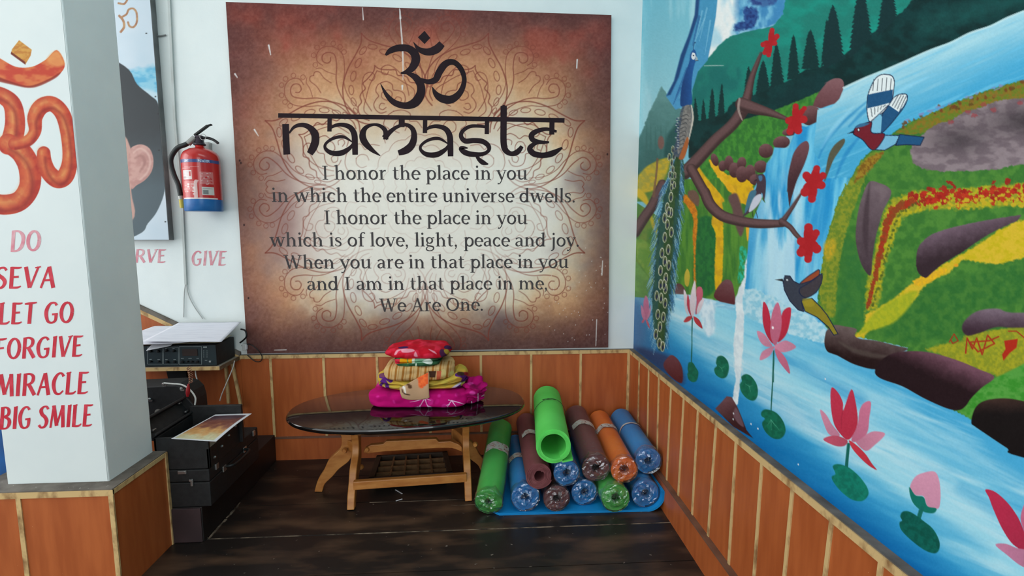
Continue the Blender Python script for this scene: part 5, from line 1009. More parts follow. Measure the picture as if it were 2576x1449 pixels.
# papers on the amplifier: gently curled sheets
def sheet(name, label, corners, z, curl, m, seed, thick=.0008, cat='paper', group=None):
    n = 22; vs = []; c = [np.array([x, y]) for x, y in corners]; mb = MB()
    for i in range(n):
        for j in range(n):
            u, v = i/(n-1), j/(n-1); p = (c[0]*(1-u)+c[1]*u)*(1-v)+(c[3]*(1-u)+c[2]*u)*v
            vs.append((p[0], p[1], z(u, v)+curl*(mnoise.noise((p[0]*7+seed, p[1]*7, seed))*.8+mnoise.noise((p[0]*18, p[1]*18, seed))*.25)))
    mb.add(vs, [(i*n+j, (i+1)*n+j, (i+1)*n+j+1, i*n+j+1) for i in range(n-1) for j in range(n-1)])
    o = mb.build(name, m, None, smooth=60); s = o.modifiers.new('thickness', 'SOLIDIFY'); s.thickness = thick; s.offset = 1
    return tag(o, label, cat, group)
ZA = a1[2]
m_pp2 = mat('printed_paper', (214, 214, 222), .8, var=(200, 200, 210), scale=20, stretch=(.6, 6, 1), lo=.45, hi=.75)
sheet('paper_sheet', 'creamy crumpled paper sheet lowest on the amplifier', [(-2.30, -.196), (-1.955, -.188), (-1.975, -.03), (-2.30, -.03)], lambda u, v: ZA+.006+.004*u, .003, mat('cream_paper', (206, 198, 176), .8, var=(176, 168, 140), scale=14), 2.1)
sheet('paper_sheet', 'white paper strip drooping over the amplifier front edge', [(-2.255, -.225), (-2.16, -.206), (-2.15, -.12), (-2.22, -.12)], lambda u, v: ZA+.0125-.028*max(0, 1-v*2.4)**1.5*(1-.6*u), .001, m_paperw, 4.4)
sheet('paper_sheet', 'wide curled white paper with sagging front edge on the amplifier pile', [(-2.42, -.242), (-2.07, -.226), (-2.03, -.04), (-2.33, -.036)], lambda u, v: ZA+.018+.042*v+.004*u-.006*math.sin(u*3)*(1-v), .003, m_pp2, 6.3)
sheet('paper_sheet', 'topmost pale printed paper overhanging the right end of the amplifier', [(-2.26, -.236), (-1.93, -.225), (-1.93, -.032), (-2.22, -.03)], lambda u, v: ZA+.030+.044*v-.012*u*(1-v), .0025, m_pp2, 8.2)
# loop of black cable and white plug right of the amplifier
t = MB(); t.tube(catmull([onB(606, 828, -.05), onB(617, 832, -.06), onB(620, 846, -.06), onB(612, 856, -.05), onB(604, 862, -.04)], 6), .004, seg=8); tag(t.build('cable', m_dark, smooth=60), 'thick black cable loop bulging behind the amplifier', 'cable')
t = MB(); t.tube(catmull([onB(608, 870, -.03), onB(628, 866, -.04), onB(648, 880, -.04), onB(659, 896, -.03), onB(655, 909, -.03), onB(640, 908, -.03), onB(622, 893, -.03)], 6), .0022, seg=8); tag(t.build('cable', m_dark, smooth=60), 'thin black cable looping over the wainscot cap left of the banner foot', 'cable')
t = MB(); c = onB(616, 873, -.036); t.box(c+[-.010, -.010, -.016], c+[.010, .010, .016]); t.mi = 1; t.box(c+[.006, -.011, -.012], c+[.012, .008, .014])
tag(t.build('power_adapter', [mat('dull_white_plastic', (186, 188, 186), .5), m_paperw], bevel=.003), 'small white power adapter at the corner end of the wall shelf', 'adapter')
# coiled cord with red tag, white leads below the shelf
t = MB(); pts = []
for i in range(80):
    w = i/79; x, y = cr3(486+16*math.sin(w*2.5)+10*w, 590+150*w); c = onB(x, y, -.212-.235*w); pts.append(c+[.008*math.cos(i*.75), .006*math.sin(i*.75), .004*math.sin(i*.75+1)])
rc = thing('coiled_cord', 'rusty coiled cord with a red plug dangling from the shelf front', 'cord', pts[0]); t.tube(pts, .0016, seg=6); t.build('coil', mat('rusty_cord', (110, 52, 36), .5, var=(150, 110, 80), scale=80), rc, smooth=60)
t = MB(); a = onB(*cr3(486, 745), -.447); b = onB(*cr3(478, 862), -.447); t.tube([a, a*.6+b*.4, a*.3+b*.7, b], [.003, .0075, .008, .004], seg=10); t.build('plug', mat('red_plug', (150, 24, 30), .4), rc, smooth=60)
for pts, yy, r, lab in [([(548, 618), (560, 690), (600, 800), (640, 900), (660, 950)], -.19, .0028, 'white cable running from the shelf down to the open case'), ([(905, 535), (890, 600), (840, 720), (790, 840), (772, 900)], -.12, .0024, 'white cable crossing the plywood shelf brackets'), ([(262, 738), (340, 745), (430, 755), (500, 800), (548, 868), (545, 935)], -.440, .0034, 'grey lead arching over the standing black case')]:
    t = MB(); t.tube(catmull([onB(*cr3(*p), yy) for p in pts], 6), r, seg=8); tag(t.build('cable', m_wcable, smooth=60), lab, 'cable')
# ================================================================ black cases and bench
b_ = thing('low_bench', 'long low dark bench with a purplish end board, lowest under the black cases', 'bench', (-1.95, -.36, 0))
t = MB(); t.box((-2.16, -.690, 0), (-1.803, -.026, .136)); t.build('body', mat('black_bench_wood', (20, 18, 18), .5, var=(30, 26, 26), scale=12, speck=((90, 85, 80), 70, .76)), b_, bevel=.003)
t = MB(); t.box((-2.10, -.696, .002), (-1.806, -.689, .134)); t.build('end_board', mat('purplish_end_board', (62, 46, 48), .55, var=(48, 36, 38), scale=9, speck=((140, 130, 125), 60, .76)), b_, bevel=.002)
mc = thing('instrument_case', 'closed black case with side handle and latches on the low bench', 'case', (-1.87, -.5, .137))
t = MB(); t.box((-2.05, -.690, .137), (-1.768, -.285, .232)); t.build('body', m_black, mc, bevel=.004)
t = MB(); t.box((-2.05, -.690, .234), (-1.768, -.285, .281)); mlid = t.build('lid', m_black, mc, bevel=.004)
t = MB(); c = np.array([-1.757, -.50, .232]); t.tube(catmull([c+[-.008, -.075, .006], c+[.012, -.070, .006], c+[.018, -.04, .004], c+[.018, .04, .004], c+[.012, .07, .006], c+[-.008, .075, .006]], 5), .006, seg=8); mh = t.build('handle', m_dark, mc, smooth=60)
for y in (-.585, -.415): t = MB(); t.box((-1.770, y-.012, .222), (-1.764, y+.012, .245)); t.build('handle_mount', m_metal, mh, bevel=.002)
for y in (-.64, -.33): t = MB(); t.box((-1.7695, y-.010, .258), (-1.762, y+.010, .280)); t.build('latch', m_metal, mlid, bevel=.002)
t = MB(); t.box((-1.875, -.6965, .268), (-1.845, -.690, .281)); t.box((-1.872, -.699, .275), (-1.848, -.696, .280)); t.build('hasp', m_metal, mlid, bevel=.001)
t = MB(); t.box((-1.832, -.698, .222), (-1.824, -.690, .248)); t.box((-1.836, -.700, .240), (-1.826, -.694, .248)); t.build('clasp', m_metal, mc, bevel=.001)
tc = thing('equipment_case', 'open black case on top of the stack holding a printed sheet', 'case', (-1.86, -.58, .283))
zt0, zt1 = .283, .404; x0, x1, y0, y1 = -1.955, -1.764, -.688, -.445
t = MB(); t.box((x0, y0, zt0), (x1, y0+.010, zt1)); t.box((x0, y0, zt0), (x0+.010, y1, zt1)); t.box((x1-.010, y0+.06, zt0), (x1, y1, zt1)); t.box((x1-.010, y0, zt0), (x1, y0+.06, zt1-.045)); t.box((x0, y1-.012, zt0), (x1+.012, y1+.004, .440)); t.box((x0+.0105, y0+.0105, zt0+.001), (x1-.0105, y1-.0125, zt0+.035))
t.build('tray', m_black, tc, bevel=.002)
t = MB(); t.box((x1-.012, y0+.003, zt1-.045), (x1-.002, y0+.058, zt1-.006)); t.build('pale_insert', mat('pale_board', (150, 148, 136), .8), tc)
for y, z in [(-.655, .312), (-.60, .330), (-.545, .350), (-.49, .366)]: t = MB(); t.lathe([(.005, 0), (.005, .004), (.003, .007)], (x1-.001, y, z), ax=(1, 0, 0), seg=10); t.box((x1, y-.007, z-.002), (x1+.003, y+.007, z+.002)); t.build('corner_stud', m_metal, tc)
lid = MB()
hx = -1.957; tl = math.radians(128); L_ = .075; ud = np.array([math.cos(tl), 0, math.sin(tl)]); nn = np.array([math.sin(tl), 0, -math.cos(tl)])
def lp(u, y, d): return np.array([hx, y, zt1-.002])+ud*u+nn*d
def slab(mb, u0, u1, ya, yb, d0_, d1_): mb.hexa([lp(u0, ya, d0_), lp(u1, ya, d0_), lp(u1, yb, d0_), lp(u0, yb, d0_), lp(u0, ya, d1_), lp(u1, ya, d1_), lp(u1, yb, d1_), lp(u0, yb, d1_)])
slab(lid, 0, L_, -.69, -.430, -.010, -.002); slab(lid, L_-.010, L_, -.69, -.430, -.010, .03); slab(lid, 0, .010, -.69, -.430, -.010, .02); slab(lid, 0, L_, -.440, -.430, -.010, .03)
tlid = lid.build('lid', m_black, tc, bevel=.003)
for u, y in [(L_-.012, -.455), (.02, -.46), (.025, -.66)]:
    t = MB(); c = lp(u, y, .004); t.box(c+[-.004, -.010, -.003], c+[.005, .010, .004]); t.build('corner_fitting', m_metal, tlid, bevel=.002)
# black hard case standing behind the open one
YC = -.425; sc_ = thing('standing_case', 'black hard case with metal corners standing behind the open case under the shelf', 'case', (-2.0, -.36, .283))
pc_ = [onB(*q_, YC) for q_ in ((478, 1075), (481, 1012), (474, 990), (460, 976), (440, 970), (372, 973))]
pf = [(q_[0], max(q_[2], .2835)) for q_ in pc_]; pf[0] = (pf[1][0]+.002, .2835); pf += [(-2.30, pf[-1][1]-.004), (-2.30, .2835)]
t = MB(); t.prism(pf, (0, YC+.06, 0), (1, 0, 0), (0, 0, 1), (0, 1, 0), .12); t.build('body', m_black, sc_, bevel=.004)
for q_ in ((412, 966), (457, 978), (477, 1012), (377, 1004), (392, 1090)):
    t = MB(); c = onB(*q_, YC-.002); t.lathe([(.006, 0), (.0065, .003), (.004, .007)], c, ax=(0, -1, 0), seg=12); t.box(c+[-.003, -.003, -.009], c+[.010, .001, -.003]); t.build('corner_fitting', m_metal, sc_, smooth=40)
t = MB(); c = onB(399, 1037, YC-.002); t.lathe([(.014, 0), (.014, .003), (.006, .006)], c, ax=(0, -1, 0), seg=18); t.build('lock_plate', mat('worn_lock_plate', (120, 116, 110), .5, metal=.4), sc_, smooth=40)
t = MB(); t.tube(catmull([onB(374, 1052, YC-.006), onB(394, 1043, YC-.014), onB(416, 1034, YC-.006)], 5), .003, seg=8); t.build('latch_bar', m_metal, sc_, smooth=60)
t = MB(); pb = [onB(*q_, -.02) for q_ in ((418, 925), (468, 925), (478, 1000), (436, 1000))]; o_ = pb[0]; t.prism([((q_-o_)[0], (q_-o_)[2]) for q_ in pb], o_, (1, 0, 0), (0, 0, 1), (0, 1, 0), .010)  # added dark sheet standing in for the shade in the gap below the shelf
tag(t.build('gap_shade_board', mat('matt_black_gap_shade', (16, 14, 14), .8)), 'matt black board added for the shade in the gap under the wall shelf', 'board')
# printed sheet lying across the open case
cs = [onF(431, 1105, .404), onF(544, 1112, .404), onF(630, 1045, .404), onF(548, 1040, .404)]
for q_ in cs[2:]: q_[1] = -.464
nu, nv = 90, 120; uu, vv = np.meshgrid(np.linspace(0, 1, nu), np.linspace(0, 1, nv), indexing='ij'); uu = uu.ravel(); vv = vv.ravel()
P = ((cs[0][None]*(1-uu)[:, None]+cs[1][None]*uu[:, None])*(1-vv)[:, None]+(cs[3][None]*(1-uu)[:, None]+cs[2][None]*uu[:, None])*vv[:, None])
P[:, 2] = .4060+.005*np.sin(vv*3)*uu+.003*np.sin(uu*PI)*np.sin(vv*PI)
q = Paint(uu*100, vv*140, (216, 216, 220))
n_ = fbm(uu*7, vv*9, 5); n2 = fbm(uu*20, vv*24, 6)
inn = mix((206, 200, 160), (206, 150, 84), sstep(.05, .3, vv+(n_-.5)*.3)); inn = mix(inn, (120, 64, 50), sstep(.3, .58, vv+(n_-.5)*.4)); inn = mix(inn, (70, 48, 56), sstep(.6, .85, vv+(n_-.5)*.3)); inn += ((n2-.5)*30)[:, None]
ms = (sstep(.04, .055, uu)*sstep(.93, .915, uu)*sstep(.02, .03, vv)*sstep(.93, .915, vv))[:, None]; q.C = q.C*(1-ms)+inn*ms
for i in range(7): q.stroke([(22+i % 2*3, 92+i*5), (78-i % 3*5, 92+i*5)], .9, (170, 140, 140), smooth=False, soft=.6, a=.6)
ps = grid_mesh('printed_sheet', P, nu, nv, q.C, paint_mat('sheet_print', .35, .5)); tag(ps, 'white-bordered sheet with a brown and orange print lying across the open black case', 'sheet')
md = ps.modifiers.new('thickness', 'SOLIDIFY'); md.thickness = .0012; md.offset = 0
# ================================================================ coffee table
TCX, TCY, TZ = -1.088, -.322, .38
tab = thing('coffee_table', 'oval coffee table with glossy black top on curved golden wooden legs', 'coffee table', (TCX, TCY, 0))
ta = math.radians(6.5); ca_, sa_ = math.cos(ta), math.sin(ta)
def tw(u, v, z): return np.array([TCX+u*ca_-v*sa_, TCY+u*sa_+v*ca_, z])
t = MB(); prof = [(.93, -.020), (.968, -.018), (.990, -.012), (1.0, -.005), (.999, 0.0), (.992, .004), (.984, .005)]; N = 96; vs = []
for s, z in prof:
    for k_ in range(N):
        w = 2*PI*k_/N; c, s2 = math.cos(w), math.sin(w); ex_ = .86
        vs.append(tw(.512*s*math.copysign(abs(c)**ex_, c), .272*s*math.copysign(abs(s2)**ex_, s2), TZ-.005+z))
n = len(prof); fs = [(i*N+k_, i*N+(k_+1) % N, (i+1)*N+(k_+1) % N, (i+1)*N+k_) for i in range(n-1) for k_ in range(N)] + [tuple(range(N-1, -1, -1)), tuple(range((n-1)*N, n*N))]
t.add(vs, fs); t.build('table_top', m_gloss, tab, smooth=35)
# S-shaped leg profile traced: u outward, z up
def S1(*p): return [(690+x/3.018, 840+y/3.018) for x, y in p]
prof_px = S1((430, 715), (455, 770), (490, 830), (508, 880), (492, 940), (415, 1000), (372, 1070), (330, 1125), (304, 1195), (362, 1198), (382, 1150), (440, 1105), (486, 1062), (560, 1015), (590, 960), (588, 880), (600, 800), (612, 715))
YL = -.341; pw = [onB(x, y, YL) for x, y in prof_px]; ux = [-(p[0]+1.36) for p in pw]; uz = [p[2] for p in pw]
zs_ = (TZ-.02)/max(uz); zmin = min(uz); prof2 = [(u, max(0, (z-zmin))/(max(uz)-zmin)*(TZ-.024)) for u, z in zip(ux, uz)]
prof2 = [tuple(q) for q in catmull(prof2[:9], 4)] + [tuple(q) for q in catmull(prof2[9:], 4)]
def leg(o, d, name='leg'):
    t = MB(); d = np.array([*d, 0.0]); d /= np.linalg.norm(d); nrm = np.array([-d[1], d[0], 0]); t.prism(prof2, (o[0], o[1], 0), d, (0, 0, 1), nrm, .030)
    t.build(name, m_wood, tab, smooth=35, bevel=.003)
ftx = max(prof2)[0]
uf = [u for u, z in prof2 if z < .01]; uf = sum(uf)/len(uf)
def hub(foot, d): d = np.array(d, float); d /= np.linalg.norm(d); return np.array(foot)-d*uf
fl, blg, frg = onF(885, 1278)[:2], onF(806, 1234)[:2], onF(1178, 1256)[:2]
leg(hub(fl, (.02, -1)), (.02, -1)); leg(hub(blg, (-1, -.12)), (-1, -.12)); leg(hub(frg, (.10, -1)), (.10, -1))
brf = np.array([-.768, -.20]); leg(hub(brf, (1, .10)), (1, .10))
hl = hub(fl, (.02, -1)); hb = hub(blg, (-1, -.12)); hr = hub(frg, (.1, -1)); hrr = hub(brf, (1, .1))
t = MB()
def S1b(x, y, yy): return onB(690+x/3.018, 840+y/3.018, yy)
A = np.array([fl[0]+.006, fl[1]+.018, .092]); B = np.array([frg[0]-.006, frg[1]+.018, .092]); t.beam(A, B, .024, .036); t.build('front_stretcher', m_wood, tab, bevel=.003)
t = MB(); ymid = -.33
cur = [S1b(*p, ymid) for p in [(680, 892), (690, 862), (735, 836), (830, 828), (850, 806), (1230, 788), (1250, 812), (1340, 806), (1400, 830), (1425, 850), (1425, 885), (1350, 858), (1240, 858), (840, 884), (735, 896), (720, 902)]]
o_ = cur[0]; t.prism([((p-o_)[0], (p-o_)[2]) for p in cur], o_, (1, 0, 0), (0, 0, 1), (0, 1, 0), .026); t.build('wavy_stretcher', m_wood, tab, bevel=.003)
t = MB(); 
for (p, q2) in ((hl, hb), (hr, hrr)):
    t.beam((p[0], p[1], TZ-.032), (q2[0], q2[1], TZ-.032), .05, .022)
    t.beam((p[0], p[1], .205), (q2[0], q2[1], .205), .03, .05)
t.beam((hb[0], hb[1], TZ-.032), (hrr[0], hrr[1], TZ-.032), .05, .022)
t.build('top_support', m_wood, tab, bevel=.003)
for x, y in [(660, 1010), (535, 885), (1525, 838), (705, 875)]:
    t = MB(); c = S1b(x, y, -.36 if x < 600 else -.34); t.lathe([(.006, 0), (.010, .004), (.012, .012), (.008, .02)], c+[0, .01, 0], ax=(0, -1, 0), seg=14); t.build('wooden_peg', m_wood, tab, smooth=40)
# lattice rack under the table
zr = .052; rk = thing('lattice_rack', 'dark wooden lattice rack with square cells under the coffee table', 'rack', (-1.05, -.36, 0))
q0, q1, q2, q3 = [np.array([*onF(690+x/3.018, 840+y/3.018, zr)[:2]]) for x, y in [(712, 1098), (1358, 1052), (1312, 893), (778, 925)]]
def rw(u, v, z): p = (q0*(1-u)+q1*u)*(1-v)+(q3*(1-u)+q2*u)*v; return np.array([p[0], p[1], z])
t = MB()
for v in (0.02, .98): t.beam(rw(0, v, zr-.015), rw(1, v, zr-.015), .014, .034)
for u in (.035, .965): t.beam(rw(u, 0, zr-.015), rw(u, 1, zr-.015), .026, .034)
t.build('frame', mat('dark_rack_frame', (62, 46, 34), .6, var=(46, 34, 26), scale=20), rk, bevel=.002)
t = MB()
for i in range(1, 5): t.beam(rw(.08+.84*i/5, .03, zr-.017), rw(.08+.84*i/5, .97, zr-.017), .008, .026)
for j in range(1, 4): t.beam(rw(.06, j/4, zr-.018), rw(.94, j/4, zr-.018), .008, .026)
t.build('lattice', m_dwood, rk)
t = MB(); 
for i in range(5): t.beam(rw(.08+.84*(i+.5)/5, .5, zr-.040), rw(.08+.84*(i+.5)/5+.001, .52, zr-.040), .05, .004)
t.add([rw(.02, .02, .014), rw(.98, .02, .014), rw(.98, .98, .014), rw(.02, .98, .014)], [(0, 1, 2, 3)]); t.build('bottom_board', mat('black_rack_bottom', (26, 20, 16), .7), rk)
for u in (.05, .95):
    for v in (.06, .94): t = MB(); c = rw(u, v, 0); t.box(c+[-.01, -.01, 0], c+[.01, .01, zr-.03]); t.build('foot', m_dwood, rk)
# ================================================================ folded cloths on the table
def cloth_mesh(name, c, size, zb, paintf, parent=None, grooves=(), wr=.006, seed=1, p=.42, rot=0.0, droop=0.0, sag=0.0):
    """soft folded bundle: rounded block with creases; paintf(X,Y) colours it by front position (photo-crop units) fixed to the bundle itself"""
    w, d, h = size; N3 = (200, 56, 72); vs = {}; V = []; F = []
    def vid(q):
        k_ = tuple(np.round(q, 6))
        if k_ not in vs: vs[k_] = len(V); V.append(q)
        return vs[k_]
    LN = [np.linspace(-1, 1, q_) for q_ in N3]
    for ax in range(3):
        for sg in (-1, 1):
            la, lb = LN[(ax+1) % 3], LN[(ax+2) % 3]
            for i in range(len(la)-1):
                for j in range(len(lb)-1):
                    qs = []
                    for (a, b) in ((i, j), (i+1, j), (i+1, j+1), (i, j+1)):
                        q = [0, 0, 0]; q[ax] = sg; q[(ax+1) % 3] = la[a]; q[(ax+2) % 3] = lb[b]; qs.append(vid(tuple(q)))
                    F.append(tuple(qs if sg > 0 else qs[::-1]))
    Q = np.array(V); L = (np.abs(Q)**(2/p)).sum(1)**(p/2); U = Q/L[:, None]
    cr, sr = math.cos(rot), math.sin(rot); out = []
    for u in U:
        s = 1.0; zz = u[2]
        for g in grooves: s -= .16*math.exp(-((zz-g-.12*math.sin(u[0]*3+seed))/.10)**2)*(1 if abs(u[2]) < .95 else 0)
        x, y, z = u[0]*w/2*s, u[1]*d/2*s, (u[2]+1)*h/2
        nz1 = mnoise.noise((x*16+seed*3.1, y*16, z*26)); nz2 = mnoise.noise((x*30+seed, y*30, z*50+3))
        k_ = wr*(nz1*1.0+nz2*.45)
        x += u[0]*k_*1.5; y += u[1]*k_*1.5; z += (u[2] > -.5)*u[2]*k_*1.1 - droop*(abs(u[0])**2.5)*h*(u[2]+1)/2
        if u[2] > -.3: z -= sag*(u[2]+.3)/1.3*max(0, 1-(abs(u[0])/.8)**4)
        out.append((c[0]+x*cr-y*sr, c[1]+x*sr+y*cr, zb+max(z, 0)))
    o3 = wloc(parent) if parent is not None else Vector((0, 0, 0))
    me = bpy.data.meshes.new(name); me.from_pydata([tuple(np.array(q)-np.array(o3)) for q in out], [], F); me.shade_smooth()
    me.materials.append(m_cloth)
    out = np.array(out); set_cols(me, paintf(out))
    o = bpy.data.objects.new(name, me); COL.objects.link(o)
    if parent is not None: o.parent = parent
    return o
m_cloth = paint_mat('printed_cotton', .85, .15, bump=.25, bscale=700)
YFR = -.387; cx0 = -1.030
def cl_xy(Pw):     # planar layout of the prints, fixed to the cloth stack: across and up the folded front
    x = 1062+(Pw[:, 0]-cx0)*575; y = 1018-((Pw[:, 2]-.38)*545+(Pw[:, 1]-YFR)*190)
    return (x-900)*6.586, (y-840)*6.586
def painter(base, f):
    def g(Pw):
        X, Y = cl_xy(Pw); q = Paint(X, Y, (0, 0, 0)); q.C = base(X, Y).astype(float) if callable(base) else np.tile(np.array(base, float), (len(X), 1)); f(q, Pw); return q.C
    return g
def f_mag(q, Pw):
    for i in range(26): q.oval((RNG.uniform(220, 2000), RNG.uniform(700, 1200)), RNG.uniform(20, 60), RNG.uniform(16, 50), [(222, 58, 160), (160, 6, 92), (206, 24, 132)][i % 3], rot=RNG.uniform(0, 180), soft=22, a=.65)
    wb = (236, 190, 224)
    for b in [[(1130, 985), (1080, 1060), (1030, 1130), (960, 1190)], [(1040, 1110), (1040, 1170)], [(1130, 985), (1150, 1080), (1190, 1150), (1215, 1190)], [(1170, 1120), (1170, 1185)], [(1130, 985), (1000, 1030), (880, 1050)], [(1130, 990), (1220, 1030)], [(1010, 1130), (930, 1140)], [(1180, 1120), (1240, 1140)],
              [(1560, 1040), (1520, 1090), (1485, 1150)], [(1520, 1100), (1470, 1115)], [(1560, 1040), (1610, 1110), (1650, 1170), (1690, 1200)], [(1630, 1150), (1640, 1195)], [(1560, 1040), (1700, 1080), (1780, 1110)], [(1510, 1030), (1560, 1040)]]:
        q.stroke(b, [17]+[12]*(len(b)-2)+[6], wb, soft=6)
c_mag = thing('folded_cloth', 'magenta folded cloth with pale branch pattern, lowest of the cloth stack on the table', 'cloth', (cx0, -.285, .3815), 'folded cloths stacked on the coffee table')
cloth_mesh('folded_body', (cx0-.012, -.262), (.435, .25, .072), .3812, painter((188, 6, 108), f_mag), c_mag, grooves=(), wr=.0045, seed=2, p=.34, rot=-.055)
def f_mag2(q, Pw):
    for i in range(18): q.oval((RNG.uniform(1780, 2200), RNG.uniform(650, 1220)), RNG.uniform(20, 60), RNG.uniform(16, 60), [(226, 84, 176), (140, 4, 80), (120, 0, 66)][i % 3], rot=RNG.uniform(0, 180), soft=18, a=.7)
    for b in [[(1990, 940), (1985, 1050), (1970, 1150)], [(2150, 900), (2120, 940), (2050, 975)], [(1880, 1060), (1890, 1130)]]: q.stroke(b, 15, (240, 214, 236), soft=6)
cloth_mesh('gathered_end', (cx0+.222, -.272), (.10, .19, .098), .3815, painter((176, 6, 104), f_mag2), c_mag, grooves=(-.4, .35), wr=.02, seed=9, p=.7)
PUR, YEL = (86, 34, 122), (206, 170, 66)
def f_pur(q, Pw):
    X, Y = q.X, q.Y; n = fbm(X/160, Y/120, 7)
    q.C = mix(YEL, (186, 168, 70), sstep(.4, .7, n))
    for b in [[(300, 900), (420, 700), (480, 740), (510, 830), (470, 890)], [(340, 880), (560, 900), (760, 920)], [(1400, 880), (1560, 880), (1680, 800), (1760, 680), (1720, 640)], [(380, 620), (480, 650), (560, 700)], [(1640, 620), (1760, 640), (1900, 700)], [(1860, 760), (1920, 700)]]: q.stroke(b, 62, PUR, soft=8)
    for b in [[(350, 800), (400, 850), (450, 810)], [(1560, 850), (1700, 750)], [(440, 900), (540, 905)]]: q.stroke(b, 36, (206, 200, 222), soft=10)
    q.oval((450, 600), 110, 40, (112, 64, 92), soft=14); q.oval((1800, 590), 90, 30, (150, 40, 44), soft=10); q.oval((1700, 600), 60, 40, (70, 44, 36), soft=10); q.oval((1860, 620), 40, 26, (196, 158, 60), soft=8)
    q.oval((620, 860), 80, 26, (200, 80, 60), soft=12); q.oval((1780, 780), 80, 60, (170, 170, 76), soft=10)
c_pur = thing('folded_cloth', 'purple and yellow print cloth folded flat just above the magenta one', 'cloth', (cx0, -.275, .4565), 'folded cloths stacked on the coffee table')
cloth_mesh('folded_body', (cx0-.004, -.252), (.395, .24, .092), .4500, painter(YEL, f_pur), c_pur, grooves=(-.3,), wr=.008, seed=4, p=.55, droop=.15, sag=.045, rot=-.02)
TAN = (206, 170, 116)
def f_tan(q, Pw):
    for x in range(540, 1760, 118):
        q.stroke([(x+14, 380), (x+6, 560), (x-20, 700), (x-60, 840)], [26, 34, 30, 22], (166, 108, 46), soft=9); q.stroke([(x+58, 380), (x+52, 560), (x+26, 700)], 14, (188, 140, 80), soft=6)
    q.poly([(1190, 560), (1310, 560), (1290, 660), (1200, 660)], (74, 46, 34), smooth=False, soft=8); q.poly([(1320, 560), (1400, 560), (1370, 700), (1310, 700)], (200, 96, 66), smooth=False, soft=8)
    q.oval((1460, 770), 120, 60, (176, 140, 108), soft=30); q.oval((1560, 640), 46, 90, (190, 180, 110), soft=8); q.oval((1430, 600), 40, 70, (206, 186, 120), soft=8)
c_tan = thing('folded_cloth', 'tan striped cloth bundle with an orange patch and hanging corner in mid stack', 'cloth', (cx0, -.275, .51), 'folded cloths stacked on the coffee table')
cloth_mesh('folded_body', (cx0-.016, -.262), (.310, .222, .076), .4930, painter(TAN, f_tan), c_tan, grooves=(), wr=.006, seed=6, p=.52, rot=.03)
# hanging corner: a draped flap over the front
def f_flap(q, Pw):
    q.poly([(1000, 640), (1190, 580), (1190, 760), (1080, 840), (1040, 820)], two((240, 112, 56), (222, 90, 44), 40, 40, 3, .3, .6), smooth=False, soft=8)
    q.poly([(840, 760), (900, 770), (930, 820), (880, 835)], (92, 60, 38), soft=8); q.poly([(775, 785), (800, 790), (835, 890), (810, 900)], (236, 230, 220), soft=6); q.stroke([(770, 850), (800, 910), (880, 935)], 18, (60, 34, 26), soft=8)
n = 24; vs = []
cq = [np.array(v) for v in [(-.092, .478), (.034, .545), (.036, .434), (-.080, .436)]]
for i in range(n):
    for j in range(n):
        u, v = i/(n-1), j/(n-1); q_ = (cq[0]*(1-u)+cq[1]*u)*(1-v)+(cq[3]*(1-u)+cq[2]*u)*v
        x = q_[0]+cx0; z = q_[1]-.010*math.sin(u*PI)*v
        y = -.3855 - .010*math.sin(v*2.8) - .006*v + .004*mnoise.noise((x*20, z*20, 3)) - .003*math.sin(u*8)
        vs.append((x, y, z))
t = MB(); t.add(vs, [(i*n+j, (i+1)*n+j, (i+1)*n+j+1, i*n+j+1) for i in range(n-1) for j in range(n-1)])
o = t.build('hanging_corner', m_cloth, c_tan, smooth=60); set_cols(o.data, painter((190, 152, 118), f_flap)(np.array(vs))); s = o.modifiers.new('thickness', 'SOLIDIFY'); s.thickness = .003
def f_red(q, Pw):
    q.C = mix((188, 14, 36), (214, 40, 66), sstep(.4, .7, fbm(q.X/120, q.Y/60, 3)))
    for pts in [[(620, 280), (660, 200), (760, 185), (840, 190), (700, 220), (660, 280)], [(950, 300), (975, 240), (1010, 320), (970, 325)], [(740, 200), (900, 190), (960, 230), (860, 260), (760, 250)], [(1180, 200), (1280, 240), (1320, 290), (1240, 250)]]: q.poly(pts, (236, 170, 184), soft=14, a=.85)
    q.oval((760, 160), 90, 22, (60, 26, 80), soft=12); q.oval((1480, 150), 60, 40, (56, 26, 70), soft=12); q.oval((1440, 300), 60, 110, (72, 30, 66), soft=14, rot=-30); q.oval((1550, 330), 36, 100, (206, 150, 50), soft=10, rot=-14); q.oval((1480, 240), 40, 60, (170, 140, 50), soft=10, rot=-40); q.oval((1610, 380), 30, 60, (54, 60, 50), soft=10); q.oval((1380, 400), 60, 70, (176, 70, 84), soft=20)
c_red = thing('folded_cloth', 'crimson floral cloth with a green and yellow inner fold, topmost of the stack', 'cloth', (cx0, -.275, .595), 'folded cloths stacked on the coffee table')
cloth_mesh('outer_fold', (cx0-.018, -.257), (.285, .21, .062), .584, painter((190, 16, 40), f_red), c_red, grooves=(), wr=.007, seed=11, p=.72, droop=.12, rot=-.03)
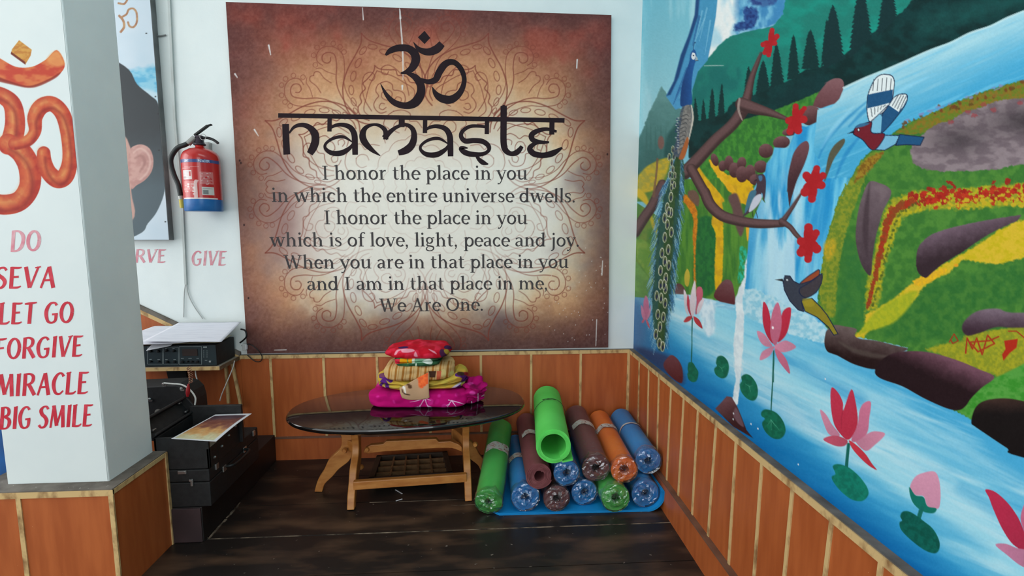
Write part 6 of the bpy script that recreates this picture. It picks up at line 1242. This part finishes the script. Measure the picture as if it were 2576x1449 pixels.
def f_grn(q, Pw):
    X, Y = q.X, q.Y
    q.C = mix((52, 96, 62), (36, 70, 48), sstep(.4, .7, fbm(X/90, Y/60, 5)))
    q.poly([(450, 330), (730, 360), (720, 430), (480, 430)], (206, 40, 62), smooth=False, soft=8); q.poly([(725, 350), (925, 345), (915, 425), (715, 428)], (230, 160, 20), smooth=False, soft=8); q.poly([(920, 345), (965, 342), (960, 430), (915, 430)], (214, 220, 200), smooth=False, soft=6); q.stroke([(840, 345), (850, 430)], 22, (140, 150, 70), soft=5)
    q.poly([(965, 345), (1200, 350), (1240, 400), (1100, 425), (965, 425)], (120, 170, 136), smooth=False, soft=10); q.poly([(1080, 400), (1190, 360), (1250, 400), (1230, 450), (1150, 440)], (216, 226, 216), soft=10); q.stroke([(985, 440), (975, 520)], 24, (200, 214, 196), soft=8)
cloth_mesh('inner_fold', (cx0-.022, -.266), (.215, .20, .046), .557, painter((44, 84, 56), f_grn), c_red, grooves=(.15,), wr=.008, seed=13, p=.55)
# ================================================================ rolled yoga mats
def foam(name, c, c2): return mat(name, c, .62, spec=.3, var=c2, scale=9, bump=.15, bscale=500)
mf = {'green': foam('green_foam', (72, 184, 72), (84, 200, 88)), 'blue': foam('blue_foam', (10, 132, 204), (22, 146, 216)), 'maroon': foam('maroon_foam', (112, 60, 64), (124, 72, 74)), 'orange': foam('orange_foam', (238, 118, 16), (244, 132, 28)), 'bright': foam('bright_green_foam', (88, 206, 88), (98, 216, 98))}
m_label = mat('printed_paper_band', (196, 196, 190), .6, var=(186, 150, 140), scale=60, lo=.5, hi=.6, speck=((120, 70, 66), 90, .60))
m_string = mat('dark_string', (40, 70, 36), .8)
def ortho(a):
    a = a/np.linalg.norm(a); s = np.cross(a, (0, 0, 1.0)); s /= np.linalg.norm(s); return a, s, np.cross(s, a)
def spiral(mb, c, a, r0, r1, t, L, start=0.0, sq=1.0):
    ax, sx, uz_ = ortho(a); turns = max(1.0, (r1-r0)/t); start = start-2*PI*turns; N = int(turns*30); vs = []
    for i in range(N+1):
        th = start+2*PI*turns*i/N; rc = r0+t/2+(r1-t-r0)*i/N
        e = math.cos(th)*sx*(1+.10*sq*max(0, 1-i/N)-.0)+math.sin(th)*uz_
        jn = .0016*math.sin(i*.37)+.0012*math.sin(i*1.3)
        for rr, l in ((rc-t*.43, jn), (rc+t*.43, jn), (rc+t*.43, L+jn), (rc-t*.43, L+jn)): vs.append(c+e*rr+ax*l)
    fs = [(0, 1, 2, 3)]
    for i in range(N):
        b, d = 4*i, 4*i+4
        fs += [(b, d, d+1, b+1), (b+1, d+1, d+2, b+2), (b+2, d+2, d+3, b+3), (b+3, d+3, d, b)]
    fs.append((4*N+3, 4*N+2, 4*N+1, 4*N)); mb.add(vs, fs)
def film_cap(mb, c, a, r, r0, seed):
    rg = random.Random(seed); ax, sx, uz_ = ortho(a); S_ = 22; rings = [.0, .18, .34, .52, .70, .86, 1.0, 1.02, 1.02]; vs = []
    for k_, q in enumerate(rings):
        for s in range(S_):
            th = 2*PI*(s+.5*(k_ % 2)+rg.uniform(-.3, .3)*(k_ < 7))/S_
            if k_ < 7: d = -.003-rg.random()*(.016*max(0, 1-q*1.25)+.004)
            elif k_ == 7: d = .004
            else: d = .014+rg.random()*.02
            if k_ < 2: d += .010
            vs.append(c+ax*d+(math.cos(th)*sx+math.sin(th)*uz_)*r*q)
    mb.add(vs, [(i*S_+s, i*S_+(s+1) % S_, (i+1)*S_+(s+1) % S_, (i+1)*S_+s) for i in range(len(rings)-1) for s in range(S_)])
m_bodyfilm = film_mat('dusty_plastic_wrap', .035, .45)
def near(px_, py_, z): return onF(px_, py_, z)
def far_end(c, px_, py_, L):
    d = ray(px_, py_); o = CAM-c; A = d@d; B = 2*(o@d); Cc = o@o-L*L; D = B*B-4*A*Cc
    if D < 0: tt = -B/(2*A)
    else: tt = (-B+math.sqrt(D))/(2*A)
    return CAM+tt*d
GRP = 'rolled yoga mats piled in the corner'
def mat_roll(label, colr, c, a, r, r0=.012, t=.0065, L=.6, wrap=True, band=None, start=-1.6, seed=1, group=GRP, sq=1.0):
    a = np.array(a, float); a /= np.linalg.norm(a)
    o = thing('rolled_yoga_mat', label, 'yoga mat', c, group)
    mb = MB(); spiral(mb, c, a, r0, r, t, L, start, sq); mb.build('roll', mf[colr], o, smooth=40)
    ax, sx, uz_ = ortho(a)
    if band is not None:
        f, w, a0, a1 = band; mb = MB(); vs = []; n = 20
        for i in range(n+1):
            th = math.radians(a0+(a1-a0)*i/n); e = math.cos(th)*sx+math.sin(th)*uz_
            for l in (L*f-w/2, L*f+w/2): vs.append(c+ax*(l+.004*math.sin(i*.6))+e*(r+.0016))
        mb.add(vs, [(2*i, 2*i+2, 2*i+3, 2*i+1) for i in range(n)]); mb.build('paper_band', m_label, o, smooth=60)
    if wrap:
        mb = MB(); film_cap(mb, c, a, r+.001, r0, seed); mb.build('film_end', m_filmcap, o)
        mb = MB(); vs = []; n = 32; LL = [.012, .1, .25, .4, L*.98]
        for l in LL:
            for s in range(n): th = 2*PI*s/n; vs.append(c+ax*l+(math.cos(th)*sx+math.sin(th)*uz_)*(r+.0012))
        mb.add(vs, [(i*n+s, i*n+(s+1) % n, (i+1)*n+(s+1) % n, (i+1)*n+s) for i in range(len(LL)-1) for s in range(n)]); mb.build('plastic_wrap', m_bodyfilm, o, smooth=60)
    return o
ZF = .011      # top of the flat mat
def roll(label, colr, n, f, r, xmax=None, **kw):     # near end where it shows, far end where it shows
    c = near(*n)
    if xmax is not None: c[0] = xmax
    e = on(f[0], f[1], 1, f[2]) if f[0] > 100 else c+np.array(f)
    return mat_roll(label, colr, c, e-c, r, L=float(np.linalg.norm(e-c)), **kw), c, e-c
# bottom row on the flat mat
roll('long green wrapped mat roll beside the table leg, its back end raised', 'green', (1230, 1262, .061), (1260, 1078, -.13), .0575, band=(.58, .05, 20, 140), seed=1)
roll('blue wrapped mat roll at left on the flat mat, under the open maroon roll', 'blue', (1322, 1250, .060+ZF), (-.006, .50, 0), .0585, band=(.52, .045, 30, 150), seed=2)
roll('maroon wrapped mat roll in the bottom row between two blue rolls', 'maroon', (1400, 1252, .0555+ZF), (-.008, .51, 0), .0545, seed=3)
roll('blue wrapped mat roll in the middle of the bottom row', 'blue', (1470, 1237, .0555+ZF), (-.008, .47, 0), .0550, seed=4)
roll('green wrapped mat roll in the bottom row under the orange roll', 'green', (1548, 1252, .059+ZF), (-.012, .53, 0), .0580, r0=.014, seed=5, start=.9)
_, cB3, _a = roll('blue wrapped mat roll at the right end of the bottom row, against the skirting', 'blue', (1627, 1240, .060+ZF), (-.006, .50, 0), .0590, xmax=-.099, seed=6)
# second row
roll('maroon open-ended mat roll without film in the second row', 'maroon', (1356, 1197, .176), (1325, 1064, -.05), .0560, r0=.020, t=.0062, wrap=False, band=(.56, .045, 40, 140), seed=7, sq=-1.5, start=-.4)
roll('blue wrapped mat roll in the second row half hidden under the bright green roll', 'blue', (1425, 1189, .170), (0, .49, 0), .0540, seed=8)
roll('dusty dark maroon wrapped mat roll in the second row beside the orange one', 'maroon', (1499, 1176, .177), (1450, 1045, -.04), .0585, band=(.60, .045, 10, 150), seed=9)
roll('orange wrapped mat roll in the second row', 'orange', (1570, 1181, .171), (1508, 1057, -.05), .0555, r0=.015, band=(.62, .04, 40, 160), seed=10)
roll('blue wrapped mat roll highest at the right, leaning on the right wainscot', 'blue', (1638, 1158, .187), (1563, 1053, -.05), .0560, xmax=-.074, band=(.58, .012, 0, 200), seed=11)
# top roll
g3, cG3, aG = roll('bright green open mat roll tied with string on top of the pile', 'bright', (1393, 1122, .304), (1377, 1004, -.06), .0725, r0=.047, t=.0085, wrap=False, seed=12, start=-1.05, sq=0)
ax, sx, uz_ = ortho(aG)
mb = MB(); ring = []
for i in range(49):
    th = 2*PI*i/48; ring.append(cG3+ax*(.33+.012*math.sin(th*2)+.02*math.sin(th))+(math.cos(th)*sx+math.sin(th)*uz_)*.0738)
mb.tube(ring, .0011, seg=6, cap=False)
top = cG3+ax*.335+uz_*.075
mb.tube(catmull([top+[-.034, 0, .0], top+[-.025, -.012, .004], top+[0, .004, .0], top+[.012, .006, .0]], 5), .0011, seg=6); mb.tube(catmull([top+[-.03, .01, -.002], top+[0, .01, .001], top+[.03, .004, -.004]], 5), .001, seg=6)
mb.build('string', m_string, g3, smooth=60)
# loose outer flap of the top roll
mb = MB(); vs = []; n = 10
for i in range(n+1):
    w = i/n; e0 = math.radians(-62+0*w); rr = .0725+.002
    p0 = cG3+ax*.0+(math.cos(e0)*sx+math.sin(e0)*uz_)*rr; tdir = (-math.sin(e0)*sx+math.cos(e0)*uz_)
    q_ = p0+(tdir*.55+sx*.6)*(.038*w)
    vs += [q_-uz_*.003, q_+uz_*.003, q_+uz_*.003+ax*(.24*(1-.35*w)), q_-uz_*.003+ax*(.24*(1-.35*w))]
fs = [(0, 1, 2, 3), (4*n+3, 4*n+2, 4*n+1, 4*n)]
for i in range(n):
    b, d = 4*i, 4*i+4; fs += [(b, d, d+1, b+1), (b+1, d+1, d+2, b+2), (b+2, d+2, d+3, b+3), (b+3, d+3, d, b)]
mb.add(vs, fs); mb.build('loose_flap', mf['bright'], g3, smooth=40)
# flat double-folded blue mat under the pile, its right end curling up round the last roll
fm = MB(); y0, y1 = -.585, -.06; pf = [(-.742, .003)]
prof = [(-.735, .0055), (-.55, .0050), (-.35, .0052), (-.2, .005), (-.105, .005)]
cx_, cz_ = cB3[0], cB3[2]; R_ = .0665
prof += [(cx_+R_*math.sin(w), cz_-R_*math.cos(w)) for w in np.radians([10, 30, 50, 68, 84, 98, 110])]
prof = catmull(prof, 4); nP = len(prof); tn = np.gradient(prof, axis=0); tn /= np.linalg.norm(tn, axis=1)[:, None]; nr = np.stack([-tn[:, 1], tn[:, 0]], 1)
for lo_, hi_ in ((-.0048, -.0004), (.0002, .0046)):
    vs = []
    for i in range(nP):
        rc_ = .028*max(0, 1-(prof[i, 0]-prof[0, 0])/.03)**2
        for d_, y in ((lo_, y0+rc_), (hi_, y0+rc_), (hi_, y1), (lo_, y1)):
            q_ = prof[i]+nr[i]*d_; vs.append((q_[0], y-.022*(i/nP)*(y < -.3), max(.0003, q_[1])))
    fs = [(0, 1, 2, 3), (4*nP-1, 4*nP-2, 4*nP-3, 4*nP-4)]
    for i in range(nP-1):
        b, d = 4*i, 4*i+4; fs += [(b, d, d+1, b+1), (b+1, d+1, d+2, b+2), (b+2, d+2, d+3, b+3), (b+3, d+3, d, b)]
    fm.add(vs, fs)
tag(fm.build('flat_yoga_mat', mf['blue'], smooth=40), 'flat double-folded blue mat on the floor beneath all the rolled mats', 'yoga mat')
# small scraps on the floor
for (x, y, x2, y2, lab) in [(995, 1232, 1012, 1242, 'tiny pale straw scrap on the dark floor below the table stretcher'), (996, 1260, 1012, 1255, 'tiny whitish scrap nearer the floor seam under the table')]:
    a, b = onF(x, y, .002), onF(x2, y2, .002); mb = MB(); mb.beam(a, b, .004, .0016); tag(mb.build('scrap', m_paperw), lab, 'scrap')
